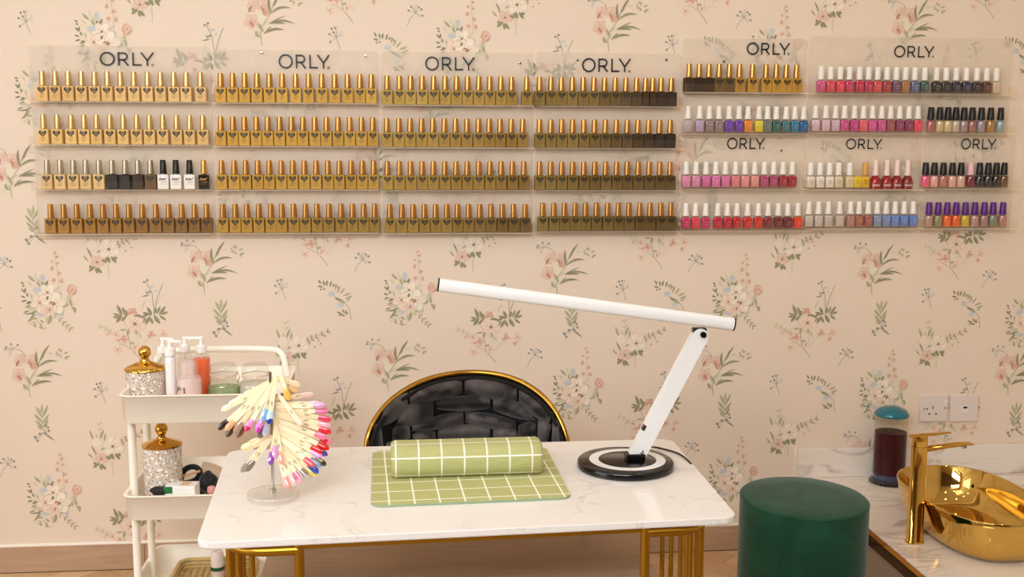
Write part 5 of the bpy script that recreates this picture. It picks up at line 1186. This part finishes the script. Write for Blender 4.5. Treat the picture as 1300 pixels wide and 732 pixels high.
# background sticks pointing left and back
stickrow([(486, 281, 521, 0.03, (250, 236, 196)), (484, 290, 514, 0.035, (248, 232, 190)), (482, 300, 508, 0.04, (246, 228, 190)), (480, 308, 503, 0.045, (244, 216, 210))])
stickrow([(548, 306, 569, 0.03, (246, 226, 180)), (545, 315, 564, 0.025, (246, 224, 176)), (552, 309, 572, 0.03, (240, 216, 170)), (540, 322, 566, 0.02, (244, 222, 178))])
# upper right
stickrow([(478, 381, 489.5, 0.02, (250, 226, 190)), (480, 379, 497, 0.02, (246, 206, 150)), (506, 398, 500, 0.02, (238, 196, 190)), (512, 407, 512.5, 0.02, (226, 190, 206)), (516, 414, 514, 0.01, (214, 160, 190)), (520, 417, 522, 0.01, (222, 110, 150))])
stick(476, 367, 508, -0.01, (240, 182, 86), None, 356)
# right-hand sweep
stickrow([(518, 420.5, 533, 0.0, (222, 60, 96)), (523, 420, 541, 0.0, (240, 176, 186)), (526, 420.5, 549, -0.005, (226, 34, 46)), (532, 415, 556, -0.01, (236, 120, 150)), (533, 422, 562, -0.005, (216, 26, 34), (230, 120, 140)), (538, 418, 570, -0.012, (206, 28, 22)), (541, 409, 575, -0.018, (218, 32, 28)), (543, 416, 577.5, -0.01, (96, 66, 156)), (545, 409, 580, -0.02, (216, 150, 208)), (548, 414, 590, -0.018, (126, 110, 56), (60, 50, 30)), (550, 407, 592, -0.022, (132, 146, 176)), (551, 399, 592, -0.028, (226, 82, 88)), (553, 404.5, 600, -0.022, (52, 70, 166)), (556, 402, 604, -0.02, (226, 196, 92)), (558, 393, 608, -0.026, (150, 132, 116), (190, 176, 166))])
stickrow([(528, 404, 548, 0.012, (244, 190, 180)), (536, 400, 560, 0.01, (240, 214, 176)), (546, 396, 578, 0.0, (244, 220, 180))])
# lower centre
stickrow([(556, 382, 613, -0.032, (214, 108, 142), (232, 160, 180)), (560, 374, 617, -0.035, (240, 178, 172)), (562, 366, 621, -0.038, (236, 150, 142)), (548, 312, 598, -0.02, (128, 116, 98)), (546, 306, 599, -0.015, (150, 138, 118)), (545, 343, 590, -0.03, (146, 78, 176)), (530, 349, 582, -0.036, (222, 152, 206)), (535, 357, 589, -0.034, (240, 166, 146))])
# front left fan
stickrow([(480, 277, 545, -0.005, (46, 32, 24)), (480, 286, 546, -0.01, (226, 168, 124)), (482, 287, 554, -0.004, (74, 52, 30)), (482, 301, 555, -0.008, (118, 74, 36)), (480, 297, 549, -0.018, (178, 142, 124)), (480, 312, 547, -0.022, (232, 140, 196), (218, 28, 110)), (482, 326, 549, -0.026, (236, 120, 204), (206, 56, 168)), (482, 329, 556, -0.012, (120, 112, 92)), (482, 336, 554, -0.020, (196, 188, 210)), (479, 333, 535, -0.032, (138, 186, 236)), (478, 341, 538, -0.036, (188, 224, 240), (28, 68, 166))])
stick(500, 383, 540, -0.034, (246, 200, 170), None, 353)

# ================================================================== STOOL
stc = W(1020.5, 629.5, 2, 0.45); sx0, sy0 = float(stc[0]), float(stc[1]); SR = 0.1685
GVEL = velvet_mat('green_velvet', (20, 66, 46), (28, 80, 57), 0.3)
stool = thing('velvet_stool', 'round dark green velvet stool beside the table', 'stool', (sx0, sy0, 0))
SY = 1.075
MB().lathe([(SR-0.012, 0.012), (SR, 0.02), (SR+0.001, 0.2), (SR+0.001, 0.42), (SR, 0.4445)], sx0, sy0, 64, 1, SY).build('side', GVEL, stool)
MB().lathe([(SR, 0.4445), (SR-0.0004, 0.4465), (SR-0.002, 0.4485), (SR-0.006, 0.4497), (SR*0.6, 0.4508), (0, 0.451)], sx0, sy0, 64, 1, SY).build('seat_top', GVEL, stool)
MB().tube([(sx0+(SR+0.0003)*math.cos(2*PI*k/64), sy0+(SR+0.0003)*SY*math.sin(2*PI*k/64), 0.4452) for k in range(65)], 0.0012, 6).build('seam_piping', GVEL, stool)
MB().lathe([(0, 0.0), (SR-0.012, 0.0), (SR-0.012, 0.0125)], sx0, sy0, 40).build('base_ring', GOLDSATIN, stool)

# ================================================================== WASH COUNTER, SINK, FAUCET
KZ = 0.253; KX0 = 1.372; KX1 = WX1-0.002; KY0 = -1.75
CTM = marble_mat('veined_marble', (236, 226, 216), (150, 136, 126), 3.2, 0.95, 0.10, (0.8, 2.6, 1.5), 0.045)
counter = thing('wash_counter', 'low veined marble wash counter with gold edge trim and backsplash', 'counter', ((KX0+KX1)/2, KY0/2, 0))
MB().box(KX0, KX1, KY0, -0.003, KZ-0.005, KZ, 0.001, 1).build('counter_top', CTM, counter)
MB().box(KX0+0.001, KX0+0.02, KY0+0.002, -0.002, KZ-0.022, KZ-0.0052).build('gold_trim', GOLD, counter)
MB().box(KX0-0.003, KX0+0.02, KY0+0.002, -0.002, KZ-0.052, KZ-0.023, 0.0015, 1).build('gold_channel', pmat('gold_painted_reflection', (52, 38, 18), 0.06, 1.0, 0.02), counter)  # mirror gold, with the dark floor's reflection put into its colour
MB().box(KX0+0.006, KX1, KY0+0.01, -0.003, 0.0, KZ-0.053).build('carcass', pmat('grey_gloss_panel', (150, 144, 138), 0.08, 0.0, 0.12, 3, coat=0.6), counter)
bsx = XZ(1013, 570, -0.016)[0]; bsz = XZ(1150, 567, -0.016)[1]
MB().box(bsx, KX1, -0.016, -0.002, KZ+0.0005, bsz, 0.001, 1).build('backsplash', CTM, counter)
MB().box(bsx-0.012, bsx-0.0005, -0.014, -0.002, 0.001, bsz, 0.001, 1).build('edge_strip', pmat('pale_strip', (238, 226, 210), 0.5), counter)
# gold vessel sink: rounded-rectangle bowl, long side towards the camera
SKX, SKY = 1.648, -0.583; sink = thing('vessel_sink', 'oval polished gold vessel sink on marble counter', 'sink', (SKX, SKY, KZ))
def skring(hx, hy, z, e=2.7): return [(x, y, z) for x, y in oval(hx, hy, e, 56, SKX, SKY)]
m_ = MB(); HX, HY = 0.173, 0.275; rz_ = KZ+0.128
loft(m_, [skring(HX*0.62, HY*0.74, KZ+0.0004), skring(HX*0.72, HY*0.82, KZ+0.003), skring(HX*0.84, HY*0.90, KZ+0.022), skring(HX*0.93, HY*0.955, KZ+0.062), skring(HX*0.985, HY*0.99, KZ+0.112), skring(HX, HY, rz_-0.002), skring(HX-0.0015, HY-0.0015, rz_), skring(HX-0.004, HY-0.004, rz_), skring(HX-0.006, HY-0.006, rz_-0.003), skring(HX*0.93-0.006, HY*0.955-0.004, KZ+0.075), skring(HX*0.82, HY*0.88, KZ+0.03), skring(HX*0.66, HY*0.77, KZ+0.013), skring(HX*0.3, HY*0.4, KZ+0.010), skring(HX*0.02, HY*0.02, KZ+0.009)], True, True, True)
m_.build('basin', pmat('sink_gold', (218, 180, 98), 0.055, 1.0, 0.02), sink)
MB().lathe([(0.024, KZ+0.0105), (0.024, KZ+0.014), (0.018, KZ+0.017), (0, KZ+0.018)], SKX, SKY, 24).build('drain_cap', GOLD, sink)
fpt = W(1160.5, 688, 2, KZ); fx, fy = float(fpt[0]), float(fpt[1]); sF = scale_at((fx, fy, KZ+0.15)); ZF = lambda py: XZ(1161, py, fy)[1]
fau = thing('faucet', 'tall polished gold faucet standing beside the gold sink', 'faucet', (fx, fy, KZ))
def frr(k, z, hx=10.0*sF, hy=0.015, cx=0.0): return [(x, y, z) for x, y in oval(hx*k, hy*k, 3.2, 28, fx+cx, fy)]
m_ = MB(); loft(m_, [frr(1.14, KZ+0.0003), frr(1.16, KZ+0.002), frr(1.14, KZ+0.006), frr(1.0, KZ+0.008), frr(0.97, ZF(568)), frr(0.97, ZF(566.5))]); m_.build('column', GOLD, fau)
m_ = MB(); loft(m_, [frr(0.90, ZF(566.2)), frr(0.94, ZF(564)), frr(0.94, ZF(555)), frr(0.90, ZF(552.5)), frr(0.8, ZF(551.8))]); hnd = m_.build('lever', GOLD, fau)
def blade(pts, hw, th):
    m_ = MB(); rings = []
    for (x, z), w, t_ in zip(pts, hw, th): rings.append([(x, fy+w*math.cos(a)*1.0, z+t_*math.sin(a)) for a in [2*PI*k/16 for k in range(16)]])
    loft(m_, rings); return m_
def FP(px, py): return XZ(px, py, fy)
blade([FP(1156, 553.5), FP(1170, 552), FP(1186, 550.5), FP(1206, 548.5)], (0.013, 0.013, 0.012, 0.009), (0.0050, 0.0046, 0.0034, 0.0018)).build('lever_blade', GOLD, hnd)
blade([FP(1164, 572), FP(1176, 569.5), FP(1195, 566.5), FP(1216, 563.5), FP(1230, 562.5), FP(1235, 563.5)], (0.011, 0.013, 0.014, 0.015, 0.014, 0.010), (0.0085, 0.0088, 0.0078, 0.0062, 0.0050, 0.0026)).build('spout', GOLD, fau)
ax_, az_ = FP(1224, 567); MB().lathe([(0.0075, az_+0.004), (0.0085, az_-0.001), (0.006, az_-0.003), (0, az_-0.003)], ax_, fy, 16).build('aerator', CHROME, fau)
# apothecary jar of dark red liquid
jb = W(1127.5, 615, 2, KZ); jx, jy = float(jb[0]), float(jb[1])+0.028; sJ = scale_at((jx, jy, KZ+0.1)); ZJ = lambda py: XZ(1130, py, jy)[1]
jx = XZ(1130.5, 560, jy)[0]
jar = thing('apothecary_jar', 'clear glass jar of dark red liquid with teal lid', 'jar', (jx, jy, KZ))
MB().lathe([(0, KZ+0.0003), (23*sJ, KZ+0.0003), (24.5*sJ, KZ+0.004), (24*sJ, KZ+0.009), (20.5*sJ, KZ+0.016)], jx, jy, 36).build('foot', pmat('navy_glass', (10, 14, 30), 0.06, 0, 0.05, 30, coat=0.8), jar)
MB().lathe([(20.2*sJ, KZ+0.014), (20.2*sJ, KZ+0.022), (20.3*sJ, ZJ(537)), (20*sJ, ZJ(530)), (19.6*sJ, ZJ(527))], jx, jy, 36).build('glass_body', clear_mat('jar_glass', (248, 248, 244), 0.008, (230, 224, 214), 0.02, 1.22), jar)
LIQ = pmat('red_liquid', (58, 4, 16), 0.3, 0, 0.15, 20, spec=0.2)
MB().lathe([(19.6*sJ, KZ+0.034), (19.6*sJ, ZJ(547.5)), (17*sJ, ZJ(547)), (0, ZJ(547))], jx, jy, 36).build('liquid', LIQ, jar)
MB().lathe([(0, KZ+0.015), (19.7*sJ, KZ+0.015), (19.7*sJ, KZ+0.034), (0, KZ+0.034)], jx, jy, 36).build('blue_base_layer', pmat('blue_glass_base', (30, 48, 92), 0.08, 0, 0.1, 20, coat=0.8), jar)
ld = MB().lathe([(19*sJ, ZJ(527.5)), (21*sJ, ZJ(527)), (21.4*sJ, ZJ(525.5)), (20.8*sJ, ZJ(523.5)), (17*sJ, ZJ(519)), (10*sJ, ZJ(516)), (4*sJ, ZJ(514.8)), (0, ZJ(514.6))], jx, jy, 36, sharp=60).build('lid', pmat('teal_enamel', (12, 112, 132), 0.12, 0.2, 0.04, 20, coat=0.6), jar)
MB().lathe([(4*sJ, ZJ(515)), (2.6*sJ, ZJ(512.5)), (5.2*sJ, ZJ(509)), (4.6*sJ, ZJ(506.5)), (2.2*sJ, ZJ(504.6)), (0, ZJ(504))], jx, jy, 16, sharp=80).build('finial', GLASS, ld)

# ================================================================== WALL SOCKETS
PLATE = pmat('socket_plastic', (226, 214, 206), 0.35, 0, 0.01)
def plate(name, label, xl, xr, yt, yb):
    x0, zt_ = XZ(xl, yt, -0.011); x1, zb_ = XZ(xr, yb, -0.011); t = thing(name, label, 'socket', ((x0+x1)/2, 0, zb_))
    o = rounded_poly([(x0, zb_), (x1, zb_), (x1, zt_), (x0, zt_)], 0.005, 4); c = ((x0+x1)/2, (zt_+zb_)/2); m_ = MB(); rings = []
    for k, y in ((1.0, -0.0005), (1.0, -0.006), (0.975, -0.009), (0.93, -0.0105)): rings.append([(c[0]+(x-c[0])*k, y, c[1]+(z-c[1])*k) for x, z in o])
    m_.v = []; loft(m_, rings, False); m_.build('face_plate', PLATE, t); return t, x0, x1, zb_, zt_
t, x0, x1, z0, z1 = plate('power_socket', 'white three-pin wall power socket above the counter', 1169.5, 1203, 501, 535)
w_, h_ = x1-x0, z1-z0; HOLE = pmat('dark_slot', (30, 20, 18), 0.6)
for u, v, ww, hh in ((0.44, 0.53, 0.030, 0.12), (0.33, 0.30, 0.065, 0.05), (0.57, 0.30, 0.065, 0.05), (0.25, 0.48, 0.05, 0.05)):
    MB().box(x0+(u-ww/2)*w_, x0+(u+ww/2)*w_, -0.0109, -0.0095, z0+(v-hh/2)*h_, z0+(v+hh/2)*h_).build('pin_slot', HOLE, t)
rk = MB().box(x0+0.82*w_, x0+0.93*w_, -0.0135, -0.010, z0+0.54*h_, z0+0.78*h_, 0.001, 1).build('rocker_switch', WHITE, t)
for u in (0.15, 0.88):
    s2 = MB().lathe([(0.0026, 0.0), (0.0026, 0.0008), (0, 0.001)], seg=10); s2.v = [(x0+u*w_+x, -0.0105-z, z0+0.5*h_+y) for x, y, z in s2.v]; s2.build('screw', pmat('grey_screw', (120, 104, 96), 0.4), t)
t, x0, x1, z0, z1 = plate('data_socket', 'white wall data outlet right of the power socket', 1208, 1241.5, 501, 535)
w_, h_ = x1-x0, z1-z0
MB().box(x0+0.40*w_, x0+0.62*w_, -0.0125, -0.010, z0+0.33*h_, z0+0.62*h_, 0.0008, 1).build('module', WHITE, t)
MB().box(x0+0.44*w_, x0+0.58*w_, -0.0128, -0.0122, z0+0.50*h_, z0+0.57*h_).build('port', HOLE, t)
